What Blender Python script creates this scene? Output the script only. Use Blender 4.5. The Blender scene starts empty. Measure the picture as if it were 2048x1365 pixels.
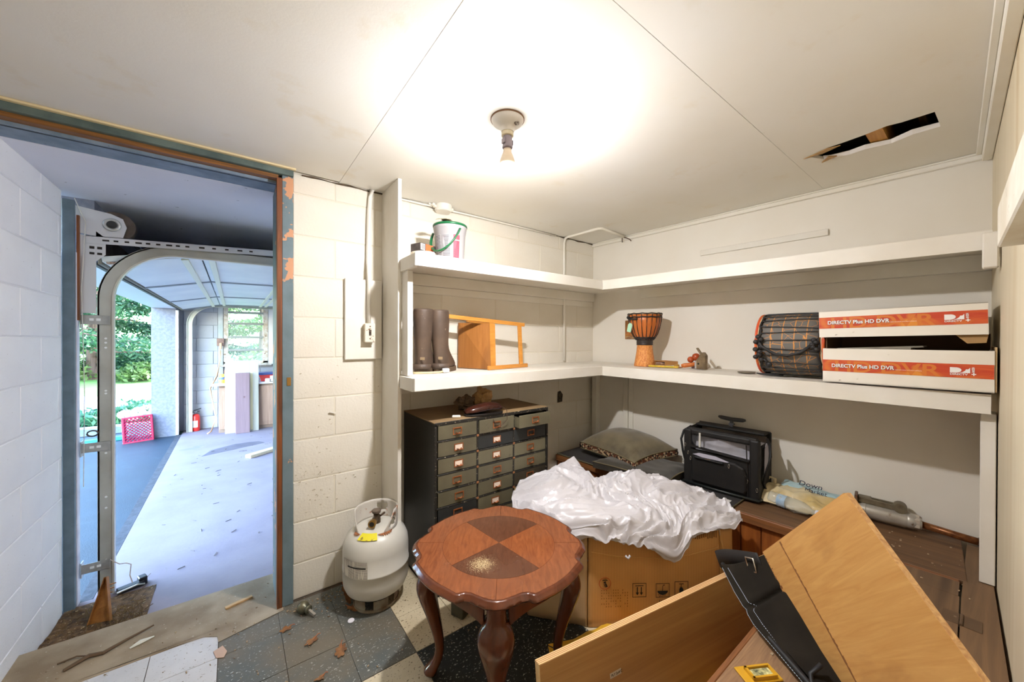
import bpy, bmesh, math, random
import numpy as np
from mathutils import Vector, Matrix, noise, geometry
R=math.radians; PI=math.pi
SC=bpy.context.scene; COL=SC.collection
random.seed(7); rng=np.random.RandomState(7)

# ------------------------------------------------------------------ camera, world, sun, exposure
cam_d=bpy.data.cameras.new('camera'); cam=bpy.data.objects.new('camera',cam_d); COL.objects.link(cam); SC.camera=cam
YAW,PIT,ROL=0.650569,-.0042854,.002792
fw=Vector((math.sin(YAW)*math.cos(PIT),math.cos(YAW)*math.cos(PIT),math.sin(PIT)))
rt=Vector((math.cos(YAW),-math.sin(YAW),0)); up=rt.cross(fw)
rt,up=math.cos(ROL)*rt+math.sin(ROL)*up, -math.sin(ROL)*rt+math.cos(ROL)*up
M=Matrix((rt,up,-fw)).transposed().to_4x4(); M.translation=Vector((0,0,1.286)); cam.matrix_world=M
cam_d.sensor_width=36; cam_d.lens=36*733/2048; cam_d.clip_start=.01; cam_d.clip_end=300

W=bpy.data.worlds.new('sky'); SC.world=W; W.use_nodes=True
nt=W.node_tree; bg=nt.nodes['Background']; sky=nt.nodes.new('ShaderNodeTexSky'); sky.sky_type='NISHITA'
sky.sun_disc=False; sky.sun_elevation=R(42); sky.sun_rotation=R(100); sky.air_density=1.3; sky.dust_density=1.0; sky.ozone_density=1.0
nt.links.new(sky.outputs[0],bg.inputs[0]); bg.inputs[1].default_value=5.4
sun_d=bpy.data.lights.new('sun','SUN'); sun=bpy.data.objects.new('sun',sun_d); COL.objects.link(sun)
sun_d.energy=11; sun_d.angle=R(.6); sun_d.color=(1,.95,.87)
sun.rotation_euler=Vector((-.80,-.35,-.72)).to_track_quat('-Z','Y').to_euler()
SC.view_settings.view_transform='Standard'; SC.view_settings.look='None'; SC.view_settings.gamma=1
SC.view_settings.use_curve_mapping=False; SC.view_settings.exposure=0.0
BULB=3250.0

# ------------------------------------------------------------------ materials
def lin(c): return tuple(((x/255)/12.92 if x/255<=.04045 else ((x/255+.055)/1.055)**2.4) for x in c)+(1,)
class NB:
    def __init__(s,name):
        s.m=bpy.data.materials.new(name); s.m.use_nodes=True; s.t=s.m.node_tree; s.p=s.t.nodes['Principled BSDF']; s.tc=None
    def n(s,ty,**k):
        n=s.t.nodes.new(ty)
        for a,b in k.items(): setattr(n,a,b)
        return n
    def l(s,a,b): s.t.links.new(a,b)
    def co(s,scale=(1,1,1),rot=(0,0,0)):
        if s.tc is None: s.tc=s.n('ShaderNodeTexCoord')
        mp=s.n('ShaderNodeMapping'); mp.inputs['Scale'].default_value=scale; mp.inputs['Rotation'].default_value=rot
        s.l(s.tc.outputs['Object'],mp.inputs[0]); return mp.outputs[0]
    def noise(s,scale,detail=3,rough=.5,dist=0,co=None):
        t=s.n('ShaderNodeTexNoise'); t.inputs['Scale'].default_value=scale; t.inputs['Detail'].default_value=detail
        t.inputs['Roughness'].default_value=rough; t.inputs['Distortion'].default_value=dist
        s.l(co if co is not None else s.co(),t.inputs['Vector']); return t.outputs['Fac']
    def ramp(s,f,a,b,ca=0.,cb=1.):
        r=s.n('ShaderNodeMapRange'); s.l(f,r.inputs[0]); r.inputs[1].default_value=a; r.inputs[2].default_value=b
        r.inputs[3].default_value=ca; r.inputs[4].default_value=cb; return r.outputs[0]
    def mix(s,f,a,b):
        m=s.n('ShaderNodeMix',data_type='RGBA')
        if hasattr(f,'is_linked') or hasattr(f,'node'): s.l(f,m.inputs[0])
        else: m.inputs[0].default_value=f
        for i,c in ((6,a),(7,b)):
            if isinstance(c,tuple): m.inputs[i].default_value=lin(c) if len(c)==3 else c
            else: s.l(c,m.inputs[i])
        return m.outputs[2]
    def bump(s,f,st=.3,d=.01):
        b=s.n('ShaderNodeBump'); b.inputs['Strength'].default_value=st; b.inputs['Distance'].default_value=d
        s.l(f,b.inputs['Height']); s.l(b.outputs[0],s.p.inputs['Normal'])
    def out(s,c,rough=.6,metal=0):
        if isinstance(c,tuple): s.p.inputs['Base Color'].default_value=lin(c)
        else: s.l(c,s.p.inputs['Base Color'])
        s.p.inputs['Roughness'].default_value=rough; s.p.inputs['Metallic'].default_value=metal; return s.m
MC={}
def mt(name,c,rough=.6,metal=0,c2=None,sc=12,dirt=None,dsc=40,dth=(.66,.72),bs=0,bsc=80,bd=.002,spec=None,rnd=0):
    """paint / plastic / metal: two tones of noise, small dirt flecks, fine bump"""
    if name in MC: return MC[name]
    b=NB(name); col=c
    if c2: col=b.mix(b.ramp(b.noise(sc,4),.35,.65),c,c2)
    if dirt: col=b.mix(b.ramp(b.noise(dsc,4,.6),*dth),col,dirt)
    if rnd:
        oi=b.n('ShaderNodeObjectInfo'); hs=b.n('ShaderNodeHueSaturation')
        b.l(b.ramp(oi.outputs['Random'],0,1,1-rnd,1+rnd),hs.inputs['Value'])
        if isinstance(col,tuple): hs.inputs['Color'].default_value=lin(col)
        else: b.l(col,hs.inputs['Color'])
        col=hs.outputs[0]
    if bs: b.bump(b.noise(bsc,4,.6),bs,bd)
    m=b.out(col,rough,metal)
    if spec is not None: b.p.inputs['Specular IOR Level'].default_value=spec
    MC[name]=m; return m
def wood(name,c1,c2,axis=0,sc=10,st=14,rough=.55,c3=None,bs=.15,dist=1.5):
    if name in MC: return MC[name]
    b=NB(name); s=[sc*st/3]*3; s[axis]=sc/6
    f=b.noise(1,5,.6,dist,co=b.co(tuple(s)))
    col=b.mix(b.ramp(f,.3,.7),c1,c2)
    if c3: col=b.mix(b.ramp(b.noise(1,3,.5,.5,co=b.co(tuple(x/3 for x in s))),.58,.72),col,c3)
    b.bump(f,bs,.002); MC[name]=b.out(col,rough); return MC[name]
def glass(name,c=(235,245,245),rough=.05,alpha=.25):
    if name in MC: return MC[name]
    b=NB(name); b.out(c,rough); b.p.inputs['Alpha'].default_value=alpha; MC[name]=b.m; return b.m
def emis(name,c,st):
    b=NB(name); b.out((255,255,255),.4); b.p.inputs['Emission Color'].default_value=lin(c); b.p.inputs['Emission Strength'].default_value=st; return b.m

# ------------------------------------------------------------------ geometry helpers
def BM(): return bmesh.new()
def box(bm,x0,x1,y0,y1,z0,z1,bev=0,seg=1,mat=None,M=None):
    r=bmesh.ops.create_cube(bm,size=1)['verts']
    T=Matrix.Translation(((x0+x1)/2,(y0+y1)/2,(z0+z1)/2))@Matrix.Diagonal((abs(x1-x0),abs(y1-y0),abs(z1-z0),1))
    if M is not None: T=M@T
    bmesh.ops.transform(bm,matrix=T,verts=r)
    if bev:
        es=list({e for v in r for e in v.link_edges})
        bmesh.ops.bevel(bm,geom=es,offset=bev,segments=seg,affect='EDGES',profile=.5)
    return bm
def frame_from(d,upv=Vector((0,0,1))):
    d=d.normalized()
    if abs(d.dot(upv))>.98: upv=Vector((1,0,0))
    x=upv.cross(d).normalized(); y=d.cross(x); return x,y
def tube(bm,pts,r,n=8,caps=True,close=False,sx=1,upv=Vector((0,0,1))):
    pts=[Vector(p) for p in pts]; rings=[]; N=len(pts)
    rs=r if isinstance(r,(list,tuple)) else [r]*N
    for i,p in enumerate(pts):
        if close: d=pts[(i+1)%N]-pts[i-1]
        else: d=pts[min(i+1,N-1)]-pts[max(i-1,0)]
        x,y=frame_from(d,upv)
        rings.append([bm.verts.new(p+(x*math.cos(a)*sx+y*math.sin(a))*rs[i]) for a in [2*PI*k/n for k in range(n)]])
    for i in range(N if close else N-1):
        a,b=rings[i],rings[(i+1)%N]
        for k in range(n): bm.faces.new((a[k],a[(k+1)%n],b[(k+1)%n],b[k]))
    if caps and not close:
        bm.faces.new(rings[0][::-1]); bm.faces.new(rings[-1])
    return bm
def bar(bm,p,q,w,h,upv=Vector((0,0,1)),bev=0):
    p=Vector(p); q=Vector(q); d=q-p; x,y=frame_from(d,upv)
    M=Matrix((x,y,d.normalized())).transposed().to_4x4(); M.translation=(p+q)/2; L=d.length
    return box(bm,-w/2,w/2,-h/2,h/2,-L/2,L/2,bev,M=M)
def lathe(bm,prof,n=32,c=(0,0,0),a0=0,a1=2*PI,cap=True,M=None):
    full=abs(a1-a0-2*PI)<1e-6; m=n if full else n+1; rings=[]
    for r,z in prof:
        ring=[]
        for k in range(m):
            a=a0+(a1-a0)*k/n; v=Vector((c[0]+r*math.cos(a),c[1]+r*math.sin(a),c[2]+z))
            if M is not None: v=M@v
            ring.append(bm.verts.new(v))
        rings.append(ring)
    for a,b in zip(rings,rings[1:]):
        for k in range(n):
            k2=(k+1)%m
            bm.faces.new((a[k],a[k2],b[k2],b[k]))
    if cap and full:
        if prof[0][0]>1e-5: bm.faces.new(rings[0][::-1])
        if prof[-1][0]>1e-5: bm.faces.new(rings[-1])
    bmesh.ops.remove_doubles(bm,verts=[v for rg in (rings[0],rings[-1]) for v in rg],dist=1e-6)
    return bm
def prism(bm,poly,z0,z1,M=None,bev=0):
    a=[bm.verts.new((M@Vector((x,y,z0))) if M is not None else (x,y,z0)) for x,y in poly]
    b=[bm.verts.new((M@Vector((x,y,z1))) if M is not None else (x,y,z1)) for x,y in poly]
    fs=[bm.faces.new(a[::-1]),bm.faces.new(b)]
    n=len(poly)
    for i in range(n): fs.append(bm.faces.new((a[i],a[(i+1)%n],b[(i+1)%n],b[i])))
    if bev:
        es=list({e for f in fs[:2] for e in f.edges}); bmesh.ops.bevel(bm,geom=es,offset=bev,segments=1,affect='EDGES')
    return bm
def loft(bm,secs,caps=True):
    rings=[[bm.verts.new(p) for p in s] for s in secs]
    for a,b in zip(rings,rings[1:]):
        n=len(a)
        for k in range(n): bm.faces.new((a[k],a[(k+1)%n],b[(k+1)%n],b[k]))
    if caps: bm.faces.new(rings[0][::-1]); bm.faces.new(rings[-1])
    return bm
def grid(bm,nu,nv,f,M=None):
    vs=[[bm.verts.new((M@Vector(f(i/(nu-1),j/(nv-1)))) if M is not None else f(i/(nu-1),j/(nv-1))) for i in range(nu)] for j in range(nv)]
    for j in range(nv-1):
        for i in range(nu-1): bm.faces.new((vs[j][i],vs[j][i+1],vs[j+1][i+1],vs[j+1][i]))
    return vs
def ell(bm,c,r,n=16,m=10,M=None):
    s=bmesh.ops.create_uvsphere(bm,u_segments=n,v_segments=m,radius=1)['verts']
    T=Matrix.Translation(c)@Matrix.Diagonal((r[0],r[1],r[2],1))
    if M is not None: T=M@T
    bmesh.ops.transform(bm,matrix=T,verts=s); return bm
def obj(name,bm,mat,parent=None,smooth=False,sub=0,solid=0,auto=None):
    me=bpy.data.meshes.new(name); bmesh.ops.recalc_face_normals(bm,faces=bm.faces[:]); bm.to_mesh(me); bm.free()
    me.materials.append(mat); o=bpy.data.objects.new(name,me); COL.objects.link(o)
    if smooth or auto:
        me.polygons.foreach_set('use_smooth',[True]*len(me.polygons))
        if auto: me.set_sharp_from_angle(angle=R(auto))
    if solid:
        m=o.modifiers.new('thick','SOLIDIFY'); m.thickness=solid; m.offset=0
    if sub:
        m=o.modifiers.new('sub','SUBSURF'); m.levels=sub; m.render_levels=sub
    if parent: o.parent=parent
    return o
def thing(name,label,cat,loc=(0,0,0),rz=0,group=None):
    o=bpy.data.objects.new(name,None); COL.objects.link(o); o.empty_display_size=.05; o.location=loc; o.rotation_euler=(0,0,rz)
    o['label']=label; o['category']=cat
    if group: o['group']=group
    return o
def tag(o,label,cat,group=None,kind=None):
    o['label']=label; o['category']=cat
    if group: o['group']=group
    if kind: o['kind']=kind
    return o
def struct(o,label=None):
    o['kind']='structure'
    if label: o['label']=label
    return o
def B(x0,x1,y0,y1,z0,z1,bev=0): return box(BM(),x0,x1,y0,y1,z0,z1,bev)
def text(body,size,mat,loc,parent,rot=(PI/2,0,0),ext=.0004,align='LEFT',name='lettering',sx=1,bold=0):
    c=bpy.data.curves.new(name,'FONT'); c.body=body; c.size=size; c.extrude=ext; c.align_x=align; c.offset=bold
    q=bpy.data.objects.new(name,c); me=bpy.data.meshes.new_from_object(q); bpy.data.objects.remove(q)
    me.materials.clear(); me.materials.append(mat); o=bpy.data.objects.new(name,me); COL.objects.link(o)
    o.location=loc; o.rotation_euler=rot; o.scale=(sx,1,1); o.parent=parent; return o
def recenter(o):
    """move a single-mesh object's origin to its base"""
    me=o.data; co=np.empty(len(me.vertices)*3); me.vertices.foreach_get('co',co); co=co.reshape(-1,3)
    c=np.array([(co[:,0].min()+co[:,0].max())/2,(co[:,1].min()+co[:,1].max())/2,co[:,2].min()])
    co-=c; me.vertices.foreach_set('co',co.ravel()); o.location=Vector(o.location)+Vector(c); return o
AB=-R(86.01)   # frame of the shelf wall: local x runs along it towards the camera, -y into the room
WB0=(2.455,2.079,0)

# palette
PAINT=mt('cream_paint',(240,236,226),.55,c2=(233,227,212),sc=4,dirt=(150,130,100),dsc=45,dth=(.74,.80),bs=.25,bsc=120,bd=.001)
SHELFP=mt('shelf_paint',(232,227,216),.5,c2=(224,217,203),sc=5,dirt=(140,120,95),dsc=60,dth=(.75,.8),bs=.2,bsc=60,bd=.001)
BLOCK=mt('painted_block',(232,226,213),.65,c2=(225,217,201),sc=3,dirt=(150,128,95),dsc=30,dth=(.75,.79),bs=.55,bsc=90,bd=.003)
MORTAR=mt('mortar_paint',(226,218,200),.8,bs=.4,bsc=60)
GBLOCK=mt('garage_block',(240,240,242),.7,c2=(230,230,234),sc=3,dirt=(120,106,96),dsc=52,dth=(.70,.75),bs=.5,bsc=80,bd=.003)
GMORT=mt('garage_mortar',(222,222,226),.8,bs=.4,bsc=60)
BLUE=mt('blue_grey_paint',(112,130,138),.6,c2=(96,114,120),sc=9,dirt=(205,150,112),dsc=8,dth=(.585,.60),bs=.2,bsc=60)
BLUE2=mt('blue_frame_paint',(134,152,172),.6,c2=(112,132,150),sc=14,dirt=(70,72,70),dsc=30,dth=(.68,.74),bs=.2,bsc=60)
RAW=wood('raw_orange_wood',(160,106,50),(92,62,36),0,12)
RAWV=wood('raw_orange_wood_upright',(150,84,36),(78,44,26),2,12)
DARK=mt('dark_gap',(38,32,28),.9)
BLACKM=mt('black_metal',(34,34,34),.5)
STEEL=mt('galvanised_steel',(186,188,186),.42,.55,c2=(158,160,158),sc=18,dirt=(140,90,60),dsc=30,dth=(.74,.8))
CARD=mt('cardboard',(194,142,84),.75,c2=(182,128,72),sc=3,bs=.15,bsc=40)
WHITEP=mt('white_plastic',(238,236,228),.4)
PRINT=mt('black_print',(30,27,24),.7)
PAPER=mt('paper_label',(240,226,208),.7)

# ------------------------------------------------------------------ room shell
# ceiling of two rows of sheets, one of them broken open
hole=[(2.032,.503),(2.002,.429),(1.999,.377),(1.992,.314),(1.976,.251),(1.987,.210),(1.988,.131),(2.138,.126),(2.135,.197),(2.161,.259),(2.141,.333),(2.147,.383),(2.136,.444),(2.118,.466)]
CEILM=mt('ceiling_paint',(234,231,224),.6,c2=(230,224,211),sc=1.6,dirt=(222,208,180),dsc=5,dth=(.62,.9),bs=.3,bsc=110,bd=.001)
ceil=struct(obj('ceiling',B(-1.45,2.75,-.3,2.40,2.30,2.34),PAINT))
def sheet(x0,x1,y0,y1):
    o=obj('ceiling_panel',B(x0+.0008,x1-.0008,y0+.0008,y1-.0008,2.101,2.115),CEILM,ceil); return o
sheet(-1.4,.44,-.25,2.06); sheet(.44,2.7,.557,2.085); sheet(.44,1.66,-.25,.557)
bm=BM(); outer=[(1.66,-.25),(2.7,-.25),(2.7,.557),(1.66,.557)]
tri=geometry.tessellate_polygon([[Vector((x,y,0)) for x,y in outer],[Vector((x,y,0)) for x,y in hole]])
allp=outer+hole; va=[bm.verts.new((x,y,2.101)) for x,y in allp]; vb=[bm.verts.new((x,y,2.115)) for x,y in allp]
for t in tri:
    bm.faces.new([va[i] for i in t]); bm.faces.new([vb[i] for i in t[::-1]])
n=len(hole)
for i in range(n):
    a,b=4+i,4+(i+1)%n; bm.faces.new((va[a],va[b],vb[b],vb[a]))
obj('ceiling_panel',bm,CEILM,ceil)
# what shows above the break: joist, dark boards, torn paper lip
jm=wood('joist_wood',(206,150,72),(178,120,52),0,14)
obj('ceiling_joist',B(1.75,2.45,.268,.318,2.118,2.26),jm,ceil)
dk=mt('attic_board',(58,42,28),.8,c2=(30,26,22),sc=20)
obj('attic_board',B(1.8,2.4,-.1,.262,2.20,2.22),dk,ceil)
obj('attic_batt',B(1.8,2.4,.325,.62,2.17,2.19),mt('attic_felt',(52,52,46),.9,c2=(34,34,30),sc=60),ceil)
obj('attic_lath',B(1.9,2.3,.165,.185,2.165,2.19),wood('lath',(120,90,52),(80,58,34),0,20),ceil)
bm=BM(); lip=[(2.118,.466),(2.136,.444),(2.147,.383),(2.141,.333),(2.161,.259),(2.135,.197),(2.138,.126)]
v0=[bm.verts.new((x,y,2.1005)) for x,y in lip]; v1=[bm.verts.new((x-.018-.006*math.sin(k*3),y,2.112)) for k,(x,y) in enumerate(lip)]
for i in range(len(lip)-1): bm.faces.new((v0[i],v0[i+1],v1[i+1],v1[i]))
obj('torn_paper_edge',bm,mt('torn_gypsum',(236,232,228),.8),ceil,solid=.0015)
bm=BM(); prism(bm,[(2.035,.52),(2.0,.43),(2.012,.39),(2.04,.455)],2.097,2.0995); prism(bm,[(2.085,.445),(2.118,.466),(2.135,.478),(2.11,.42)],2.094,2.0985)
obj('splintered_edge',bm,wood('splinter',(190,150,90),(150,110,60),1,20),ceil)

# back wall (the one with the doorway): concrete blocks on a mortar body
wb=struct(obj('wall_back',box(box(BM(),.19,2.62,2.0815,2.30,0,2.30),-1.45,-.72,2.0815,2.30,0,2.30),MORTAR))
def blocks(par,mat,xr,rows,place,H=.2032,L=.4064,x0=.4216,ztop=None,j=.0055,proud=.010):
    cache={}
    for k in rows:
        za=ztop-.2032*(k+1); zb=ztop-.2032*k
        za,zb=max(za,rows_lim[0]),min(zb,rows_lim[1])
        if zb-za<.02: continue
        off=0 if k%2==0 else .2032
        i0=math.floor((xr[0]-x0-off)/L); 
        for i in range(i0,i0+40):
            a=x0+off+i*L; b=a+L
            a2,b2=max(a,xr[0]),min(b,xr[1])
            if a2>=xr[1]: break
            if b2-a2<.02: continue
            w,h=round(b2-a2-j,4),round(zb-za-j,4); key=(w,h)
            if key not in cache:
                bm=box(BM(),-w/2,w/2,0,proud,-h/2,h/2,.0025,1); cache[key]=obj('concrete_block',bm,mat,par); o=cache[key]
            else: o=cache[key].copy(); COL.objects.link(o); o.parent=par
            o.location,o.rotation_euler=place((a2+b2)/2,(za+zb)/2)
ZT=1.286+.9192
rows_lim=(0.0,2.101)
blocks(wb,BLOCK,(.232,2.45),range(0,11),lambda s,z:((s,2.079+random.uniform(0,.0012),z),(0,0,0)),ztop=ZT)
# dark crack where wall meets ceiling
tagm=mt('grimy_gap',(96,80,58),.9,c2=(60,48,36),sc=30)
bm=BM(); pts=[(x,2.074+.002*math.sin(x*23),2.0965+.002*math.sin(x*41)) for x in np.linspace(.27,2.44,50)]
tube(bm,pts,[.0035+.0018*math.sin(i*1.7) for i in range(50)],5); obj('ceiling_crack',bm,tagm,wb)
obj('paint_chip',prism(BM(),[(0,0),(.03,-.012),(.028,-.018),(-.004,-.008)],0,.004,M=Matrix.Translation((.398,2.072,.915))@Matrix.Rotation(PI/2,4,'X')),SHELFP,wb)

bm=BM()
for k in range(90):
    x=random.choice([random.uniform(.24,.45),random.uniform(.24,.66)]); z=random.choice([random.uniform(.35,1.15),random.uniform(.45,.62)]); s_=random.uniform(.002,.007)
    prism(bm,[(0,0),(s_*1.6,s_*.3),(s_*1.2,s_*.9),(s_*.1,s_*.6)],0,.0012,M=Matrix.Translation((x,2.0786,z))@Matrix.Rotation(PI/2,4,'X')@Matrix.Rotation(random.uniform(-1,1),4,'Z'))
o=obj('paint_flakes',bm,mt('flake_paint',(170,156,128),.8,c2=(214,204,184),sc=60),wb); o['kind']='stuff'  # tan and cream flecks of chipped paint
# shelf wall of painted board
wr=struct(thing('wall_right','',''))
del wr['label'], wr['category']; wr.location=WB0; wr.rotation_euler=(0,0,AB)
WALLB=mt('board_wall_paint',(239,234,223),.6,c2=(234,227,213),sc=2,dirt=(140,120,90),dsc=38,dth=(.75,.79),bs=.12,bsc=140,bd=.001)
obj('wall_board',B(-.25,2.16,0,.03,0,2.30),WALLB,wr)
obj('corner_stud',B(.03,.075,-.055,-.002,.39,1.05,.002),PAINT,wr)
obj('corner_stud',B(.012,.028,-.03,-.002,.39,1.06,.002),PAINT,wr)
obj('wall_stud',B(.305,.345,-.02,-.001,.40,1.058,.002),PAINT,wr)
obj('wall_stud',B(.348,.385,-.012,-.001,.40,1.058,.002),PAINT,wr)
obj('cornice_strip',B(0,2.12,-.022,-.001,2.072,2.100,.003),PAINT,wr)
obj('cornice_strip',B(.06,2.10,-.034,-.022,2.092,2.100,.002),PAINT,wr)
obj('wall_batten',B(.880,1.540,-.014,-.001,1.853,1.888,.002),SHELFP,wr)
# side wall by the camera
wf=struct(thing('wall_front','','')); del wf['label'],wf['category']
AF=math.atan(.0426); wf.location=(2.60,.006,0); wf.rotation_euler=(0,0,AF)
PLY=wood('stained_plywood_wall',(228,216,190),(218,203,172),2,3.2,8,.6,c3=(202,178,134),bs=.05)
obj('wall_board',B(-4.1,.25,-.05,0,0,2.30),PLY,wf)
obj('cornice_strip',B(-4.0,-.02,0.001,.03,2.062,2.100,.003),PAINT,wf)
obj('cornice_strip',B(-4.0,-.03,.03,.046,2.090,2.100,.002),PAINT,wf)
struct(obj('wall_left',B(-1.46,-1.42,-.3,2.4,0,2.34),PAINT))

# floor: slab with loose square tiles
fl=struct(obj('floor',box(B(-1.45,2.75,-.3,2.06,-.05,-.004),.20,2.75,2.06,2.30,-.05,-.004),mt('floor_slab',(92,80,66),.9,c2=(70,60,50),sc=9)))
def tilemat(name,c,c2,fl_c,th,sc=95,dust=None):
    b=NB(name); oi=b.n('ShaderNodeObjectInfo')
    va=b.n('ShaderNodeVectorMath',operation='ADD'); b.l(b.co(),va.inputs[0]); b.l(oi.outputs['Location'],va.inputs[1])
    co=va.outputs[0]
    col=b.mix(b.ramp(b.noise(4,4,.6,co=co),.35,.65),c,c2)
    mp=b.n('ShaderNodeMapping'); mp.inputs['Scale'].default_value=(1,1.5,1); b.l(co,mp.inputs[0])
    col=b.mix(b.ramp(b.noise(sc,2,.5,.6,co=mp.outputs[0]),th,th+.03),col,fl_c)
    if dust: col=b.mix(b.ramp(b.noise(3.3,5,.6,co=co),.38,.62,0,.8),col,dust)
    b.bump(b.noise(60,3,co=co),.15,.001); return b.out(col,.5)
LT=tilemat('light_tile',(214,200,170),(196,180,148),(110,94,72),.63)
DT=tilemat('dark_tile',(30,34,32),(42,43,38),(190,190,176),.635)
DG=tilemat('dusty_daylit_dark_tile',(84,90,88),(98,98,90),(190,194,186),.64,dust=(116,104,84))  # greyer copy by the doorway: dust plus daylight put into the colour
LG=tilemat('pale_tile',(216,214,214),(202,200,200),(150,140,130),.665)
TX,TY=.2166,.2286; cache={}
for i in range(-7,10):
    for j in range(-8,4):
        a,b=.60+i*TX,.60+(i+1)*TX; c,d=1.43+j*TY,1.43+(j+1)*TY
        if d>2.09:
            d=2.06
        if d-c<.05 or c<-.1 or a<-1.4: continue
        bx=math.floor(i/3); by=math.floor(j/3); light=(bx+by)%2==0
        m=LT if light else DT
        if not light and i<0: m=DG
        if light and i<0 and j>=0: m=LG
        key=(m.name,round(d-c,3))
        if key not in cache:
            cache[key]=obj('floor_tile',box(BM(),-TX/2+.001,TX/2-.001,-(d-c)/2+.001,(d-c)/2-.001,-.004,0,.0006),m,fl); o=cache[key]
        else: o=cache[key].copy(); COL.objects.link(o); o.parent=fl
        o.location=((a+b)/2+random.uniform(-.0006,.0006),(c+d)/2,random.uniform(-.0012,.0004))
        o.rotation_euler=(random.uniform(-.003,.003),random.uniform(-.003,.003),random.uniform(-.004,.004))
# worn step in the doorway
STEP=mt('worn_concrete_step',(168,152,128),.85,c2=(136,118,94),sc=6,dirt=(206,196,180),dsc=90,dth=(.67,.70),bs=.4,bsc=50)
step=struct(obj('trim_1',box(BM(),-1.42,.19,2.06,2.385,-.12,.001,.004),STEP)); step['label']='worn tan concrete step in the doorway'
gapb=prism(BM(),[(-.9,2.05),(-.5,2.075),(-.28,2.068),(-.10,2.052),(-.055,2.02),(-.05,1.98),(.19,2.03),(.19,2.07),(-.9,2.07)],.0005,.0015)
obj('worn_patch',gapb,STEP,step)
# doorway trim
dr=struct(thing('door_1','','')); del dr['label'],dr['category']
obj('head_casing',B(-.9,.232,2.040,2.079,2.066,2.100,.002),mt('dark_green_paint',(74,90,88),.6,c2=(100,116,112),sc=12,bs=.2),dr)
obj('ceiling_strip',B(-.9,.240,2.022,2.040,2.092,2.1005,.001),mt('cream_strip',(226,208,166),.6),dr)
obj('head_stop',B(-.9,.172,2.062,2.100,2.048,2.066,.001),RAW,dr)
obj('head_jamb',B(-.9,.188,2.100,2.235,2.036,2.075,.001),BLUE2,dr)
obj('head_groove',B(-.9,.170,2.112,2.120,2.0345,2.040),mt('dark_blue_groove',(50,62,74),.7),dr)
obj('head_panel',B(-.9,.188,2.08,2.30,2.075,2.30),PAINT,dr)
obj('side_casing',B(.186,.232,2.052,2.078,0.001,2.066,.002),BLUE,dr)
obj('side_stop',B(.165,.186,2.050,2.095,0.001,2.05,.001),RAWV,dr)
obj('side_jamb',B(.167,.190,2.095,2.30,0.002,2.048),BLUE,dr)
obj('strike_plate',B(.205,.222,2.049,2.052,1.06,1.10,.001),mt('brass',(170,130,70),.4,.8),dr)

# ------------------------------------------------------------------ garage shell
GZ=-.12; GC=2.035
CONC=NB('garage_concrete'); cc=CONC.mix(CONC.ramp(CONC.noise(3,5,.6),.35,.7),(142,132,140),(128,118,128))
cc=CONC.mix(CONC.ramp(CONC.noise(14,4,.6,1),.66,.75,0,.6),cc,(120,112,104)); 
cc=CONC.mix(CONC.ramp(CONC.noise(1.1,3,.5,.4),.66,.69,0,.55),cc,(112,114,122)); CONC.bump(CONC.noise(50,4),.3,.002); CONC=CONC.out(cc,.8)
struct(obj('floor_garage',box(B(-.60,5.2,2.385,7.6,GZ-.1,GZ),-.69,-.60,2.385,2.93,GZ-.1,GZ),CONC))
GCM=mt('garage_ceiling_paint',(238,238,244),.6,c2=(226,228,238),sc=1.5,dirt=(70,60,54),dsc=26,dth=(.70,.74))
struct(obj('ceiling_garage',B(-.9,5.2,2.236,7.65,GC,GC+.05),GCM))
wgl=struct(obj('wall_garage_side',B(-.92,-.6925,2.18,2.86,GZ,GC),GMORT))
rows_lim=(GZ,GC)
blocks(wgl,GBLOCK,(2.20,2.855),range(0,12),lambda s,z:((-.689-random.uniform(0,.001),s,z),(0,0,PI/2)),x0=2.855-.25,ztop=GC+.07)
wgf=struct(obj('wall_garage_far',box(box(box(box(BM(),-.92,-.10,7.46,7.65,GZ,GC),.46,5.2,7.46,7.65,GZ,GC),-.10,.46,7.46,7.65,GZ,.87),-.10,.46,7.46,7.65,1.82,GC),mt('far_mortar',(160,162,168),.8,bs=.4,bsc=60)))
rows_lim=(GZ,GC)
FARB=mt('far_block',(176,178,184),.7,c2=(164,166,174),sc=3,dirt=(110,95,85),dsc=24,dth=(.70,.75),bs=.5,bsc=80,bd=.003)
blocks(wgf,FARB,(-.60,-.19),range(0,12),lambda s,z:((s,7.449,z),(0,0,0)),x0=-.45,ztop=GC+.07,proud=.012)
rows_lim=(GZ,.80)
blocks(wgf,FARB,(-.19,.95),range(0,12),lambda s,z:((s,7.449,z),(0,0,0)),x0=-.45,ztop=GC+.07,proud=.012)
struct(obj('wall_garage_near',B(.19,5.2,2.30,2.385,GZ,GC),GMORT))
struct(obj('wall_garage_end',B(5.2,5.3,2.3,7.65,GZ-.1,2.1),GMORT))
struct(obj('roof',B(-1.25,6,-.8,8.1,2.36,2.75),mt('roof_felt',(90,88,86),.9)))
# unseen block added above the roof to keep the drive in shade
struct(obj('wall_shade_block',B(.3,6,-.8,7.7,2.75,4.9),mt('shade_block_tone',(210,206,198),.7)))
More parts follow.
